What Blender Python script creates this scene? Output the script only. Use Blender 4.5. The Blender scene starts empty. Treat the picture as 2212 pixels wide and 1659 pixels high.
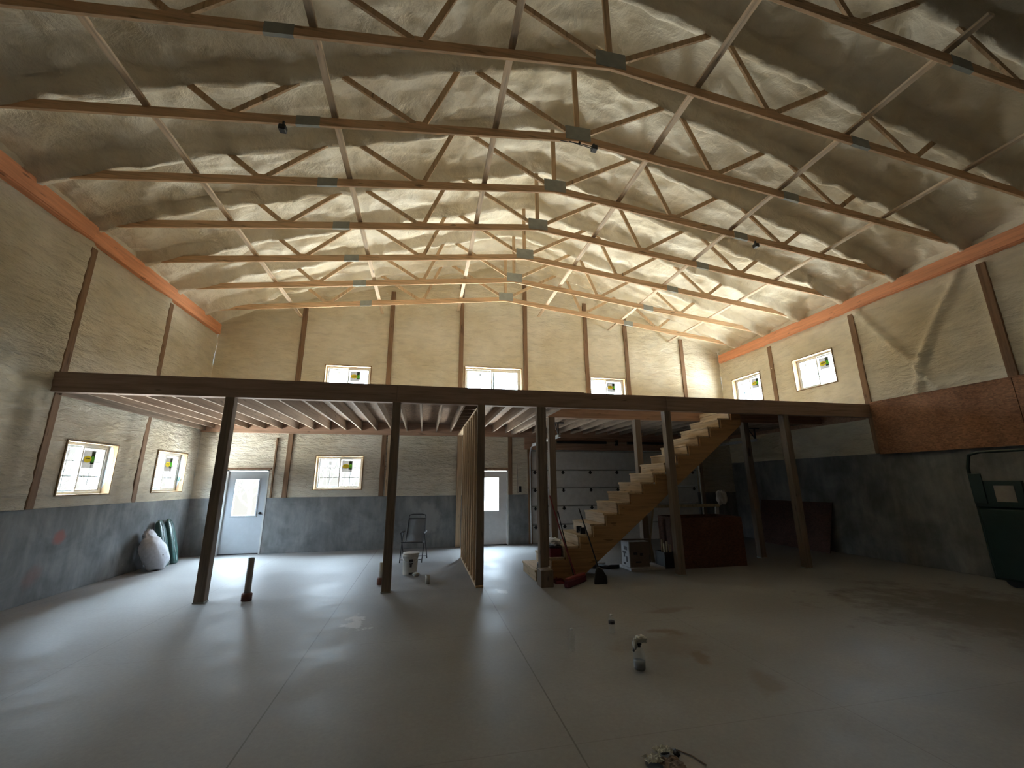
import bpy, math, random
from mathutils import Vector, Matrix, noise
random.seed(7)
SC = bpy.context.scene
COL = SC.collection
R_ = math.radians

# ------------------------------------------------------------------ camera
CAM_H = 1.695
F_PX = 892.58
cam_d = bpy.data.cameras.new('camera')
cam = bpy.data.objects.new('camera', cam_d)
COL.objects.link(cam)
cam_d.sensor_fit = 'HORIZONTAL'
cam_d.sensor_width = 36.0
cam_d.lens = F_PX * 36.0 / 2212.0
cam_d.clip_end = 300
yaw, pit, rol = R_(11.8876), R_(13.4475), R_(-0.3683)
fw = Vector((math.sin(yaw) * math.cos(pit), math.cos(yaw) * math.cos(pit), math.sin(pit)))
r0 = Vector((math.cos(yaw), -math.sin(yaw), 0))
u0 = r0.cross(fw)
rr = r0 * math.cos(rol) + u0 * math.sin(rol)
uu = -r0 * math.sin(rol) + u0 * math.cos(rol)
M3 = Matrix((rr, uu, -fw)).transposed()
cam.matrix_world = Matrix.Translation((0, 0, CAM_H)) @ M3.to_4x4()
SC.camera = cam

# ------------------------------------------------------------------ world, exposure
SKY = 88.0
w = bpy.data.worlds.new('overcast_world')
SC.world = w
w.use_nodes = True
nt = w.node_tree
nt.nodes.clear()
tc = nt.nodes.new('ShaderNodeTexCoord')
sep = nt.nodes.new('ShaderNodeSeparateXYZ')
ramp = nt.nodes.new('ShaderNodeValToRGB')
mp = nt.nodes.new('ShaderNodeMapRange')
mp.inputs[1].default_value = -1; mp.inputs[2].default_value = 1
bg = nt.nodes.new('ShaderNodeBackground')
bg.inputs[1].default_value = SKY
out = nt.nodes.new('ShaderNodeOutputWorld')
nt.links.new(tc.outputs['Generated'], sep.inputs[0])
nt.links.new(sep.outputs[2], mp.inputs[0])
nt.links.new(mp.outputs[0], ramp.inputs[0])
cr = ramp.color_ramp
# bright ground below, a dim wooded hillside along the horizon, hazy low sky, bright overcast overhead
cr.elements[0].position = 0.0; cr.elements[0].color = (1.75, 1.72, 1.62, 1)
cr.elements[1].position = 1.0; cr.elements[1].color = (1.8, 2.2, 2.6, 1)
for pos, c in ((0.30, (0.95, 0.94, 0.90)), (0.43, (0.62, 0.61, 0.58)), (0.456, (0.0126, 0.0118, 0.0110)), (0.540, (0.0122, 0.0121, 0.0118)), (0.552, (0.17, 0.20, 0.235)), (0.640, (0.26, 0.305, 0.36)),
               (0.735, (0.56, 0.66, 0.79)), (0.80, (1.0, 1.18, 1.4))):
    e = cr.elements.new(pos); e.color = (*c, 1)
nt.links.new(ramp.outputs[0], bg.inputs[0])
nt.links.new(bg.outputs[0], out.inputs[0])

SC.view_settings.view_transform = 'Standard'
SC.view_settings.look = 'None'
SC.view_settings.gamma = 1.0
SC.view_settings.use_curve_mapping = False
SC.view_settings.exposure = 0.15
SC.cycles.diffuse_bounces = 6
SC.cycles.max_bounces = 10
SC.cycles.glossy_bounces = 3
SC.cycles.transparent_max_bounces = 12
SC.cycles.sample_clamp_indirect = 12.0
SC.cycles.caustics_reflective = False
SC.cycles.caustics_refractive = False

# room measurements (metres); X right, Y away from the camera, Z up
L, R, D, MB_Y, FRONT = -5.68, 9.97, 12.13, 7.43, -6.0
CX = 2.17                      # ridge line
ZC, ZCR = 1.36, 2.28           # concrete wall tops
ZM, ZT = 3.09, 3.39            # mezzanine beam
T0, TS = 3.940, 1.2041
TY = lambda k: T0 + k * TS
WD = 0.19                      # wall depth to window unit

def portal(name, loc, rot, sx, sy):
    d = bpy.data.lights.new(name, 'AREA')
    d.shape = 'RECTANGLE'; d.size = sx; d.size_y = sy
    d.cycles.is_portal = True
    o = bpy.data.objects.new(name, d); COL.objects.link(o)
    o.location = loc; o.rotation_euler = rot

# windows: (wall, u0, u1, z0, z1)
WINS = [('left', 8.05, 9.24, 1.53, 2.43), ('left', 10.46, 11.65, 1.53, 2.44),
        ('back', -2.86, -1.62, 1.54, 2.445), ('back', -2.86, -1.60, 4.08, 5.0),
        ('back', 1.08, 2.87, 4.08, 5.16), ('back', 5.12, 6.35, 4.08, 5.0),
        ('right', 10.42, 11.64, 4.08, 4.99), ('right', 8.08, 9.27, 4.08, 4.97)]
DOORWINS = [(-4.72, -4.18, 0.93, 1.82), (1.60, 2.14, 0.93, 1.84)]
for (wl, a, b, z0, z1) in WINS:
    c, zc = (a + b) / 2, (z0 + z1) / 2
    off = WD + 0.1
    if wl == 'back':
        portal('daylight_portal', (c, D + off, zc), (R_(-90), 0, 0), b - a, z1 - z0)
    elif wl == 'left':
        portal('daylight_portal', (L - off, c, zc), (R_(90), 0, R_(-90)), b - a, z1 - z0)
    else:
        portal('daylight_portal', (R + off, c, zc), (R_(90), 0, R_(90)), b - a, z1 - z0)
for (a, b, z0, z1) in DOORWINS:
    portal('daylight_portal', ((a + b) / 2, D + 0.22, (z0 + z1) / 2), (R_(-90), 0, 0), b - a, z1 - z0)

# ------------------------------------------------------------------ materials
def new_mat(name):
    m = bpy.data.materials.new(name); m.use_nodes = True
    nt = m.node_tree; nt.nodes.clear()
    o = nt.nodes.new('ShaderNodeOutputMaterial')
    b = nt.nodes.new('ShaderNodeBsdfPrincipled')
    nt.links.new(b.outputs[0], o.inputs[0])
    return m, nt, b, o
def pos_node(nt, scale=(1, 1, 1)):
    g = nt.nodes.new('ShaderNodeNewGeometry'); mp = nt.nodes.new('ShaderNodeMapping')
    mp.inputs['Scale'].default_value = scale
    nt.links.new(g.outputs['Position'], mp.inputs['Vector'])
    return mp.outputs[0]
def noise_node(nt, vec, scale, detail=4, rough=0.55, dist=0.0):
    n = nt.nodes.new('ShaderNodeTexNoise')
    n.inputs['Scale'].default_value = scale; n.inputs['Detail'].default_value = detail
    n.inputs['Roughness'].default_value = rough; n.inputs['Distortion'].default_value = dist
    nt.links.new(vec, n.inputs['Vector']); return n.outputs[0]
def ramp_node(nt, fac, stops):
    r = nt.nodes.new('ShaderNodeValToRGB'); cr = r.color_ramp
    cr.elements[0].position, cr.elements[0].color = stops[0][0], (*stops[0][1], 1)
    cr.elements[1].position, cr.elements[1].color = stops[-1][0], (*stops[-1][1], 1)
    for p, c in stops[1:-1]:
        e = cr.elements.new(p); e.color = (*c, 1)
    nt.links.new(fac, r.inputs[0]); return r.outputs[0]
def mix(nt, fac, a, b, mode='MIX'):
    m = nt.nodes.new('ShaderNodeMix'); m.data_type = 'RGBA'; m.blend_type = mode
    for i, v in ((0, fac), (6, a), (7, b)):
        if hasattr(v, 'links') or hasattr(v, 'is_output'): nt.links.new(v, m.inputs[i])
        else: m.inputs[i].default_value = v if i == 0 else (*v, 1)
    return m.outputs[2]
def math_n(nt, op, a, b=None):
    m = nt.nodes.new('ShaderNodeMath'); m.operation = op
    for i, v in ((0, a), (1, b)):
        if v is None: continue
        if hasattr(v, 'is_output'): nt.links.new(v, m.inputs[i])
        else: m.inputs[i].default_value = v
    return m.outputs[0]
def bump(nt, b, h, strength, dist):
    n = nt.nodes.new('ShaderNodeBump'); n.inputs['Strength'].default_value = strength
    n.inputs['Distance'].default_value = dist
    nt.links.new(h, n.inputs['Height']); nt.links.new(n.outputs[0], b.inputs['Normal'])

def mat_plain(name, col, rough=0.6, metal=0.0, var=0.12, scale=9.0, spec=0.5):
    m, nt, b, o = new_mat(name)
    v = noise_node(nt, pos_node(nt), scale, 3)
    c = ramp_node(nt, v, [(0.3, tuple(x * (1 - var) for x in col)), (0.7, tuple(min(1, x * (1 + var)) for x in col))])
    nt.links.new(c, b.inputs['Base Color'])
    b.inputs['Roughness'].default_value = rough; b.inputs['Metallic'].default_value = metal
    b.inputs['Specular IOR Level'].default_value = spec
    return m
def mat_wood(name, col, axis='x', dark=0.6, rough=0.7, knots=True):
    m, nt, b, o = new_mat(name)
    s = {'x': (1.2, 22, 22), 'y': (22, 1.2, 22), 'z': (22, 22, 1.2)}[axis]
    g = noise_node(nt, pos_node(nt, s), 1.0, 5, 0.6, 0.6)
    c = ramp_node(nt, g, [(0.25, tuple(x * dark for x in col)), (0.5, col), (0.8, tuple(min(1, x * 1.25) for x in col))])
    big = noise_node(nt, pos_node(nt), 1.6, 2)
    c = mix(nt, big, c, tuple(x * 0.75 for x in col), 'MIX') if False else c
    if knots:
        s2 = {'x': (3, 14, 14), 'y': (14, 3, 14), 'z': (14, 14, 3)}[axis]
        k = noise_node(nt, pos_node(nt, s2), 1.0, 1)
        kf = ramp_node(nt, k, [(0.70, (0, 0, 0)), (0.76, (1, 1, 1))])
        c = mix(nt, math_n(nt, 'MULTIPLY', kf, 0.7), c, tuple(x * 0.3 for x in col))
    nt.links.new(c, b.inputs['Base Color'])
    b.inputs['Roughness'].default_value = rough; b.inputs['Specular IOR Level'].default_value = 0.25
    bump(nt, b, g, 0.25, 0.01)
    return m
def mat_foam(name, col, stretch=(1, 1, 3), fine=1.0):
    m, nt, b, o = new_mat(name)
    v = pos_node(nt)
    n1 = noise_node(nt, v, 0.7, 3)
    n2 = noise_node(nt, pos_node(nt, stretch), 2.4, 6, 0.62, 0.5)
    c = ramp_node(nt, n2, [(0.28, tuple(x * 0.86 for x in col)), (0.55, col), (0.8, tuple(min(1, x * 1.06) for x in col))])
    dk = ramp_node(nt, n1, [(0.35, (0.86, 0.82, 0.74)), (0.6, (1, 1, 1))])
    c = mix(nt, 1.0, c, dk, 'MULTIPLY')
    nt.links.new(c, b.inputs['Base Color'])
    b.inputs['Roughness'].default_value = 0.85; b.inputs['Specular IOR Level'].default_value = 0.2
    h = math_n(nt, 'ADD', n2, math_n(nt, 'MULTIPLY', noise_node(nt, pos_node(nt, stretch), 9, 4), 0.3))
    bump(nt, b, h, 0.7 * fine, 0.07)
    return m
def mat_glass(name='window_glass'):
    m = bpy.data.materials.new(name); m.use_nodes = True
    nt = m.node_tree; nt.nodes.clear()
    o = nt.nodes.new('ShaderNodeOutputMaterial')
    t = nt.nodes.new('ShaderNodeBsdfTransparent'); t.inputs[0].default_value = (0.93, 0.96, 0.96, 1)
    g = nt.nodes.new('ShaderNodeBsdfGlossy'); g.inputs['Roughness'].default_value = 0.05
    mx = nt.nodes.new('ShaderNodeMixShader'); mx.inputs[0].default_value = 0.06
    nt.links.new(t.outputs[0], mx.inputs[1]); nt.links.new(g.outputs[0], mx.inputs[2]); nt.links.new(mx.outputs[0], o.inputs[0])
    return m
def mat_film(name, col, trans):
    m = bpy.data.materials.new(name); m.use_nodes = True
    nt = m.node_tree; nt.nodes.clear()
    o = nt.nodes.new('ShaderNodeOutputMaterial')
    d = nt.nodes.new('ShaderNodeBsdfDiffuse'); t = nt.nodes.new('ShaderNodeBsdfTranslucent')
    n = noise_node(nt, pos_node(nt), 25, 2)
    nt.links.new(ramp_node(nt, n, [(0.3, tuple(x * .8 for x in col)), (0.7, col)]), d.inputs[0])
    t.inputs[0].default_value = (*trans, 1)
    a = nt.nodes.new('ShaderNodeAddShader')
    nt.links.new(d.outputs[0], a.inputs[0]); nt.links.new(t.outputs[0], a.inputs[1]); nt.links.new(a.outputs[0], o.inputs[0])
    return m
def mat_concrete_wall():
    m, nt, b, o = new_mat('poured_concrete')
    v = pos_node(nt)
    n = noise_node(nt, v, 1.5, 6, 0.62, 0.5)
    c = ramp_node(nt, n, [(0.3, (0.15, 0.16, 0.167)), (0.5, (0.235, 0.247, 0.256)), (0.68, (0.32, 0.333, 0.343))])
    n2 = noise_node(nt, pos_node(nt, (3, 3, 0.7)), 2.2, 5, 0.6)
    c = mix(nt, 0.5, c, ramp_node(nt, n2, [(0.35, (0.55, 0.56, 0.58)), (0.65, (1.1, 1.1, 1.08))]), 'MULTIPLY')
    # reddish spray stain on the left wall
    g = nt.nodes.new('ShaderNodeNewGeometry')
    def blob(px, py, pz, sx, sy, sz, edge0, edge1):
        mp = nt.nodes.new('ShaderNodeMapping'); mp.vector_type = 'TEXTURE'
        mp.inputs['Location'].default_value = (px, py, pz); mp.inputs['Scale'].default_value = (sx, sy, sz)
        nt.links.new(g.outputs['Position'], mp.inputs['Vector'])
        ln = nt.nodes.new('ShaderNodeVectorMath'); ln.operation = 'LENGTH'; nt.links.new(mp.outputs[0], ln.inputs[0])
        s = math_n(nt, 'ADD', ln.outputs['Value'], math_n(nt, 'MULTIPLY', noise_node(nt, v, 4, 4), 0.9))
        return ramp_node(nt, s, [(edge0, (1, 1, 1)), (edge1, (0, 0, 0))])
    f = blob(L, 8.35, 0.88, 1, 0.26, 0.22, 0.7, 1.6)
    c = mix(nt, math_n(nt, 'MULTIPLY', f, 0.75), c, (0.42, 0.14, 0.12))
    f = blob(L, 8.0, 0.35, 1, 0.35, 0.4, 0.6, 1.6)
    c = mix(nt, math_n(nt, 'MULTIPLY', f, 0.35), c, (0.34, 0.15, 0.13))
    f = blob(0.2, D, 0.78, 0.55, 1, 0.8, 0.8, 1.35)
    c = mix(nt, math_n(nt, 'MULTIPLY', f, 0.6), c, (0.38, 0.38, 0.38))
    nt.links.new(c, b.inputs['Base Color']); b.inputs['Roughness'].default_value = 0.75
    bump(nt, b, n, 0.3, 0.02)
    return m
def mat_floor():
    m, nt, b, o = new_mat('floor_concrete')
    v = pos_node(nt)
    n = noise_node(nt, v, 0.9, 6, 0.6, 0.3)
    c = ramp_node(nt, n, [(0.3, (0.225, 0.224, 0.22)), (0.55, (0.28, 0.279, 0.275)), (0.75, (0.335, 0.334, 0.33))])
    fine = noise_node(nt, v, 28, 5, 0.7)
    c = mix(nt, 1.0, c, ramp_node(nt, fine, [(0.3, (0.9, 0.9, 0.9)), (0.7, (1.06, 1.06, 1.06))]), 'MULTIPLY')
    g = nt.nodes.new('ShaderNodeNewGeometry')
    sp = nt.nodes.new('ShaderNodeSeparateXYZ'); nt.links.new(g.outputs['Position'], sp.inputs[0])
    def blob(px, py, sx, sy, rot, e0, e1, nz=1.2, ns=2.5):
        mp = nt.nodes.new('ShaderNodeMapping'); mp.vector_type = 'TEXTURE'
        mp.inputs['Location'].default_value = (px, py, 0); mp.inputs['Scale'].default_value = (sx, sy, 1)
        mp.inputs['Rotation'].default_value = (0, 0, rot)
        nt.links.new(g.outputs['Position'], mp.inputs['Vector'])
        ln = nt.nodes.new('ShaderNodeVectorMath'); ln.operation = 'LENGTH'; nt.links.new(mp.outputs[0], ln.inputs[0])
        s = math_n(nt, 'ADD', ln.outputs['Value'], math_n(nt, 'MULTIPLY', noise_node(nt, v, ns, 6, 0.65), nz))
        return ramp_node(nt, s, [(e0, (1, 1, 1)), (e1, (0, 0, 0))])
    # brown dirt trails near the bottles
    for (px, py, sx, sy, rot, k) in ((2.75, 4.9, 0.9, 0.28, -0.2, 0.75), (2.75, 4.1, 0.22, 0.6, -0.5, 0.7), (3.3, 5.6, 1.2, 0.3, 0.1, 0.55), (3.0, 3.6, 0.35, 0.8, -0.4, 0.5), (2.6, 4.5, 1.4, 0.9, 0.1, 0.35), (0.05, 2.65, 0.35, 0.12, 0.3, 0.4)):
        f = blob(px, py, sx, sy, rot, 0.75, 1.7)
        c = mix(nt, math_n(nt, 'MULTIPLY', f, k), c, (0.15, 0.105, 0.07))
    f = blob(7.4, 4.6, 4.6, 4.4, 0.0, 0.75, 1.7)  # shade painted broadly into the right floor, with some brown dirt tone
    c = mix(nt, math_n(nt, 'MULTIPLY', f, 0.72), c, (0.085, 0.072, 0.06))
    # pale scuffs of dust
    for (px, py, sx, sy, rot, k) in ((-0.75, 6.0, 0.45, 0.9, 0.2, 0.55), (1.3, 7.1, 0.25, 0.5, 0.0, 0.5), (1.1, 8.6, 0.3, 1.0, 0.1, 0.35)):
        f = blob(px, py, sx, sy, rot, 0.9, 1.25, 1.4, 7)
        c = mix(nt, math_n(nt, 'MULTIPLY', f, k), c, (0.72, 0.72, 0.72))
    # saw-cut joints, 2.17 m grid
    def joint(sock, off, wdt):
        a = math_n(nt, 'SUBTRACT', sock, off)
        a = math_n(nt, 'DIVIDE', a, 2.172)
        fr = math_n(nt, 'FRACT', math_n(nt, 'ADD', a, 100.5))
        d = math_n(nt, 'ABSOLUTE', math_n(nt, 'SUBTRACT', fr, 0.5))
        return math_n(nt, 'LESS_THAN', d, wdt / 2.172)
    jx = joint(sp.outputs[0], -1.11, 0.006)
    jy = joint(sp.outputs[1], 3.08, 0.0045)
    near = math_n(nt, 'LESS_THAN', math_n(nt, 'ABSOLUTE', sp.outputs[0]), 2.0)
    jk = math_n(nt, 'ADD', 0.28, math_n(nt, 'MULTIPLY', near, 0.42))
    c = mix(nt, math_n(nt, 'MULTIPLY', jx, jk), c, (0.09, 0.085, 0.08))
    c = mix(nt, math_n(nt, 'MULTIPLY', jy, 0.3), c, (0.12, 0.11, 0.10))
    nt.links.new(c, b.inputs['Base Color'])
    ro = ramp_node(nt, n, [(0.3, (0.42,) * 3), (0.7, (0.62,) * 3)])
    nt.links.new(ro, b.inputs['Roughness']); b.inputs['Specular IOR Level'].default_value = 0.4
    bump(nt, b, fine, 0.12, 0.01)
    return m
def mat_osb(name, col):
    m, nt, b, o = new_mat(name)
    vo = nt.nodes.new('ShaderNodeTexVoronoi'); vo.inputs['Scale'].default_value = 28
    nt.links.new(pos_node(nt, (1, 1, 1.8)), vo.inputs['Vector'])
    c = mix(nt, 0.65, col, ramp_node(nt, vo.outputs['Color'], [(0.1, (0.5, 0.5, 0.5)), (0.9, (1.5, 1.4, 1.3))]), 'MULTIPLY')
    n = noise_node(nt, pos_node(nt), 1.5, 4)
    c = mix(nt, 1.0, c, ramp_node(nt, n, [(0.35, (0.7, 0.65, 0.6)), (0.65, (1, 1, 1))]), 'MULTIPLY')
    nt.links.new(c, b.inputs['Base Color']); b.inputs['Roughness'].default_value = 0.8
    return m

FOAM = (0.87, 0.82, 0.69)
M = {
    'foam_c': mat_foam('ceiling_foam', FOAM, (1, 1, 1), 1.2),
    'foam_w': mat_foam('wall_foam', FOAM, (1, 1, 3.2), 1.2),
    'foam_lw': mat_foam('lower_wall_foam', (0.86, 0.82, 0.71), (1, 1, 3.5), 1.9),
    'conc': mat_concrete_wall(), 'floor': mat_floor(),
    'chord': mat_wood('truss_chord_wood', (0.72, 0.49, 0.30), 'x'),
    'web': mat_wood('truss_web_wood', (0.60, 0.43, 0.27), 'z'),
    'brace': mat_wood('brace_wood', (0.72, 0.58, 0.43), 'y'),
    'eave': mat_wood('eave_beam_wood', (0.78, 0.36, 0.20), 'y', 0.8),
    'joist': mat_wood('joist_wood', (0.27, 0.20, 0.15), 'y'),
    'beam': mat_wood('beam_wood', (0.36, 0.26, 0.21), 'x'),
    'beam2': mat_wood('inner_beam_wood', (0.46, 0.29, 0.20), 'x'),
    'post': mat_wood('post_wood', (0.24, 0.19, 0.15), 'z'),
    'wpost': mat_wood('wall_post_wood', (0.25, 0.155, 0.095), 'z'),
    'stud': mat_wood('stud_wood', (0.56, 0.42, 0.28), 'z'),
    'stair': mat_wood('stair_wood', (0.55, 0.43, 0.29), 'y'),
    'string': mat_wood('stringer_wood', (0.43, 0.26, 0.125), 'x'),
    'deckb': mat_osb('subfloor_shaded_underside', (0.30, 0.21, 0.15)),  # same board as the deck top; shade between joists put into its colour
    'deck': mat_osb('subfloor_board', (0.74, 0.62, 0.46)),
    'osb': mat_osb('strand_board', (0.36, 0.19, 0.11)),
    'osbd': mat_osb('dark_strand_board', (0.13, 0.06, 0.035)),
    'ply': mat_osb('dark_sheet_board', (0.10, 0.055, 0.045)),
    'steel': mat_plain('galvanized_steel', (0.36, 0.375, 0.345), 0.6, 0.1),
    'galv': mat_plain('bright_galvanized', (0.68, 0.72, 0.74), 0.4, 0.5),
    'white': mat_plain('white_vinyl', (0.62, 0.64, 0.64), 0.4, 0, 0.04),
    'jamb': mat_wood('window_jamb_wood', (0.26, 0.17, 0.09), 'z', 0.8),
    'wrap': mat_plain('house_wrap', (0.85, 0.88, 0.90), 0.6, 0, 0.05),
    'wrapd': mat_plain('grey_house_wrap', (0.22, 0.235, 0.25), 0.7, 0, 0.05),  # white house wrap toned down to grey for the bright jambs
    'teal': mat_plain('printed_teal_ink', (0.01, 0.09, 0.08), 0.6),
    'door': mat_plain('painted_steel_door', (0.50, 0.545, 0.59), 0.35, 0, 0.04),
    'door2': mat_plain('pale_painted_door', (0.80, 0.82, 0.84), 0.35, 0, 0.04),
    'gdoor': mat_plain('garage_door_panel', (0.82, 0.84, 0.84), 0.45, 0, 0.06),
    'dark': mat_plain('dark_iron', (0.035, 0.035, 0.04), 0.5, 0.4),
    'black': mat_plain('black_plastic', (0.02, 0.02, 0.022), 0.45),
    'glass': mat_glass(),
    'lab_g': mat_film('sticker_grey_film', (0.10, 0.09, 0.09), (0.0085, 0.0078, 0.007)),
    'lab_y': mat_film('sticker_yellow_film', (0.6, 0.5, 0.05), (0.032, 0.028, 0.003)),
    'lab_n': mat_film('sticker_green_film', (0.1, 0.4, 0.05), (0.008, 0.020, 0.003)),
    'lab_d': mat_film('sticker_dark_film', (0.03, 0.04, 0.03), (0.002, 0.004, 0.002)),
    'lab_s': mat_film('small_grey_label', (0.4, 0.4, 0.4), (0.012, 0.012, 0.012)),
    'pvc': mat_plain('pale_plastic_pipe', (0.62, 0.60, 0.55), 0.45),
    'pvcg': mat_plain('grey_pipe', (0.30, 0.28, 0.26), 0.5),
    'rust': mat_plain('brown_pipe_sleeve', (0.20, 0.09, 0.07), 0.7),
    'bagw': mat_plain('white_woven_sack', (0.55, 0.56, 0.60), 0.6, 0, 0.12, 20),
    'bagg': mat_plain('green_plastic_sack', (0.035, 0.085, 0.075), 0.3, 0, 0.3, 14),
    'bagl': mat_plain('pale_sack_print', (0.42, 0.52, 0.52), 0.4, 0, 0.3, 30),
    'mesh': mat_plain('grey_sling_fabric', (0.24, 0.25, 0.26), 0.7, 0, 0.1, 60),
    'bucket': mat_plain('dusty_white_plastic', (0.60, 0.57, 0.52), 0.5, 0, 0.12),
    'print': mat_plain('dark_print', (0.05, 0.045, 0.05), 0.6),
    'red': mat_plain('dark_red_plastic', (0.16, 0.02, 0.03), 0.45),
    'redw': mat_plain('red_painted_handle', (0.25, 0.05, 0.05), 0.5),
    'bristle': mat_plain('dark_red_bristle', (0.13, 0.03, 0.045), 0.9, 0, 0.4, 60),
    'blue': mat_plain('blue_plastic', (0.02, 0.14, 0.42), 0.4),
    'paper': mat_plain('crumpled_paper', (0.66, 0.66, 0.60), 0.8, 0, 0.06),
    'card': mat_plain('white_printed_carton', (0.62, 0.62, 0.64), 0.7, 0, 0.08),
    'cardb': mat_plain('brown_carton', (0.22, 0.17, 0.14), 0.8),
    'paint': mat_plain('painted_pale_board', (0.62, 0.61, 0.62), 0.6),
    'tan': mat_wood('pale_board_wood', (0.55, 0.47, 0.33), 'z'),
    'green': mat_plain('dark_green_enamel', (0.012, 0.035, 0.03), 0.35),
    'bark': mat_plain('tree_bark', (0.010, 0.0088, 0.0078), 0.9, 0, 0.3, 20),
    'siding': mat_plain('pale_siding', (0.026, 0.027, 0.028), 0.7),
    'roofb': mat_plain('blue_grey_roofing', (0.010, 0.0125, 0.0155), 0.7),
    'greyp': mat_plain('grey_painted_pole', (0.012, 0.0135, 0.015), 0.6),
}
def bottle_mat():
    m, nt, b, o = new_mat('clear_bottle_plastic')
    b.inputs['Base Color'].default_value = (0.85, 0.9, 0.92, 1)
    b.inputs['Roughness'].default_value = 0.08
    b.inputs['Alpha'].default_value = 0.22
    return m
M['clear'] = bottle_mat()
M['mesh'].node_tree.nodes['Principled BSDF'].inputs['Alpha'].default_value = 0.5

# ------------------------------------------------------------------ mesh helpers
class MB:
    def __init__(s): s.v = []; s.f = []; s.mi = []; s.m = 0; s.sm = []
    def add(s, vs, fs, smooth=False):
        n = len(s.v); s.v += [Vector(p) for p in vs]
        for f in fs: s.f.append([n + i for i in f]); s.mi.append(s.m); s.sm.append(smooth)
        return s
    def box(s, x0, x1, y0, y1, z0, z1):
        vs = [(x, y, z) for x in (x0, x1) for y in (y0, y1) for z in (z0, z1)]
        return s.add(vs, [(0, 1, 3, 2), (4, 6, 7, 5), (0, 4, 5, 1), (2, 3, 7, 6), (0, 2, 6, 4), (1, 5, 7, 3)])
    def bar(s, p, q, wd, ht, up=(0, 0, 1)):
        """box from p to q; wd = size across (side), ht = size along up"""
        p, q = Vector(p), Vector(q); d = (q - p).normalized(); up = Vector(up)
        side = d.cross(up)
        if side.length < 1e-4: side = d.cross(Vector((0, 1, 0)))
        side.normalize(); u = side.cross(d).normalized()
        a, b = side * wd / 2, u * ht / 2
        vs = [p - a - b, p - a + b, p + a - b, p + a + b, q - a - b, q - a + b, q + a - b, q + a + b]
        return s.add(vs, [(0, 1, 3, 2), (4, 6, 7, 5), (0, 4, 5, 1), (2, 3, 7, 6), (0, 2, 6, 4), (1, 5, 7, 3)])
    def tube(s, pts, r, n=8, cap=True):
        pts = [Vector(p) for p in pts]
        rs = r if isinstance(r, (list, tuple)) else [r] * len(pts)
        ring0 = None; base = len(s.v); vs = []; fs = []
        prev = None
        for i, p in enumerate(pts):
            d = (pts[min(i + 1, len(pts) - 1)] - pts[max(i - 1, 0)]).normalized()
            if prev is None:
                a = d.cross(Vector((0, 0, 1)))
                if a.length < 1e-3: a = d.cross(Vector((0, 1, 0)))
            else: a = prev - d * prev.dot(d)
            a.normalize(); prev = a; b = d.cross(a)
            for k in range(n):
                t = 2 * math.pi * k / n
                vs.append(p + (a * math.cos(t) + b * math.sin(t)) * rs[i])
        for i in range(len(pts) - 1):
            for k in range(n):
                fs.append((i * n + k, i * n + (k + 1) % n, (i + 1) * n + (k + 1) % n, (i + 1) * n + k))
        s.add(vs, fs, True)
        if cap:
            s.add(vs[:n], [tuple(range(n))[::-1]]); s.add(vs[-n:], [tuple(range(n))])
        return s
    def lathe(s, prof, c, n=24):
        cx, cy, cz = c; vs = []; fs = []
        for r, z in prof:
            for k in range(n):
                t = 2 * math.pi * k / n; vs.append((cx + r * math.cos(t), cy + r * math.sin(t), cz + z))
        for i in range(len(prof) - 1):
            for k in range(n):
                fs.append((i * n + k, i * n + (k + 1) % n, (i + 1) * n + (k + 1) % n, (i + 1) * n + k))
        return s.add(vs, fs, True)
    def prism(s, poly, a, b):
        """poly: list of 3D points, extruded by vector b-a"""
        n = len(poly); e = Vector(b) - Vector(a)
        vs = [Vector(p) for p in poly] + [Vector(p) + e for p in poly]
        return s.add(vs, [tuple(range(n))[::-1], tuple(range(n, 2 * n))] + [(i, (i + 1) % n, n + (i + 1) % n, n + i) for i in range(n)])
    def blob(s, c, r, nz=0.0, ns=3.0, nu=20, nv=12, power=1.0, rot=None, seed=0):
        c = Vector(c); vs = []; fs = []
        for j in range(nv + 1):
            ph = math.pi * j / nv
            for i in range(nu):
                th = 2 * math.pi * i / nu
                d = Vector((math.sin(ph) * math.cos(th), math.sin(ph) * math.sin(th), math.cos(ph)))
                q = Vector([math.copysign(abs(x) ** power, x) for x in d])
                q = Vector((q.x * r[0], q.y * r[1], q.z * r[2]))
                q *= 1 + nz * noise.noise(d * ns + Vector((seed, seed * 2, 0)))
                if rot: q = rot @ q
                vs.append(c + q)
        for j in range(nv):
            for i in range(nu):
                fs.append((j * nu + i, (j + 1) * nu + i, (j + 1) * nu + (i + 1) % nu, j * nu + (i + 1) % nu))
        return s.add(vs, fs, True)

def wloc(o):
    v = Vector((0, 0, 0))
    while o is not None: v += o.location; o = o.parent
    return v
def obj(name, mb, mats, parent=None, origin=None, bevel=0.0, smooth_angle=False):
    if not isinstance(mats, (list, tuple)): mats = [mats]
    po = wloc(parent) if parent else Vector((0, 0, 0))
    org = Vector(origin) if origin is not None else (po if parent else Vector((0, 0, 0)))
    if origin is None and not parent:
        xs = [p.x for p in mb.v]; ys = [p.y for p in mb.v]; zs = [p.z for p in mb.v]
        org = Vector(((min(xs) + max(xs)) / 2, (min(ys) + max(ys)) / 2, min(zs)))
    me = bpy.data.meshes.new(name)
    me.from_pydata([tuple(p - org) for p in mb.v], [], mb.f)
    for k in mats: me.materials.append(k)
    me.polygons.foreach_set('material_index', mb.mi)
    me.polygons.foreach_set('use_smooth', mb.sm)
    me.update()
    o = bpy.data.objects.new(name, me); COL.objects.link(o)
    o.location = org - po
    if parent: o.parent = parent
    if bevel:
        bv = o.modifiers.new('bevel', 'BEVEL'); bv.width = bevel; bv.segments = 1; bv.limit_method = 'ANGLE'
    return o
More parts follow.
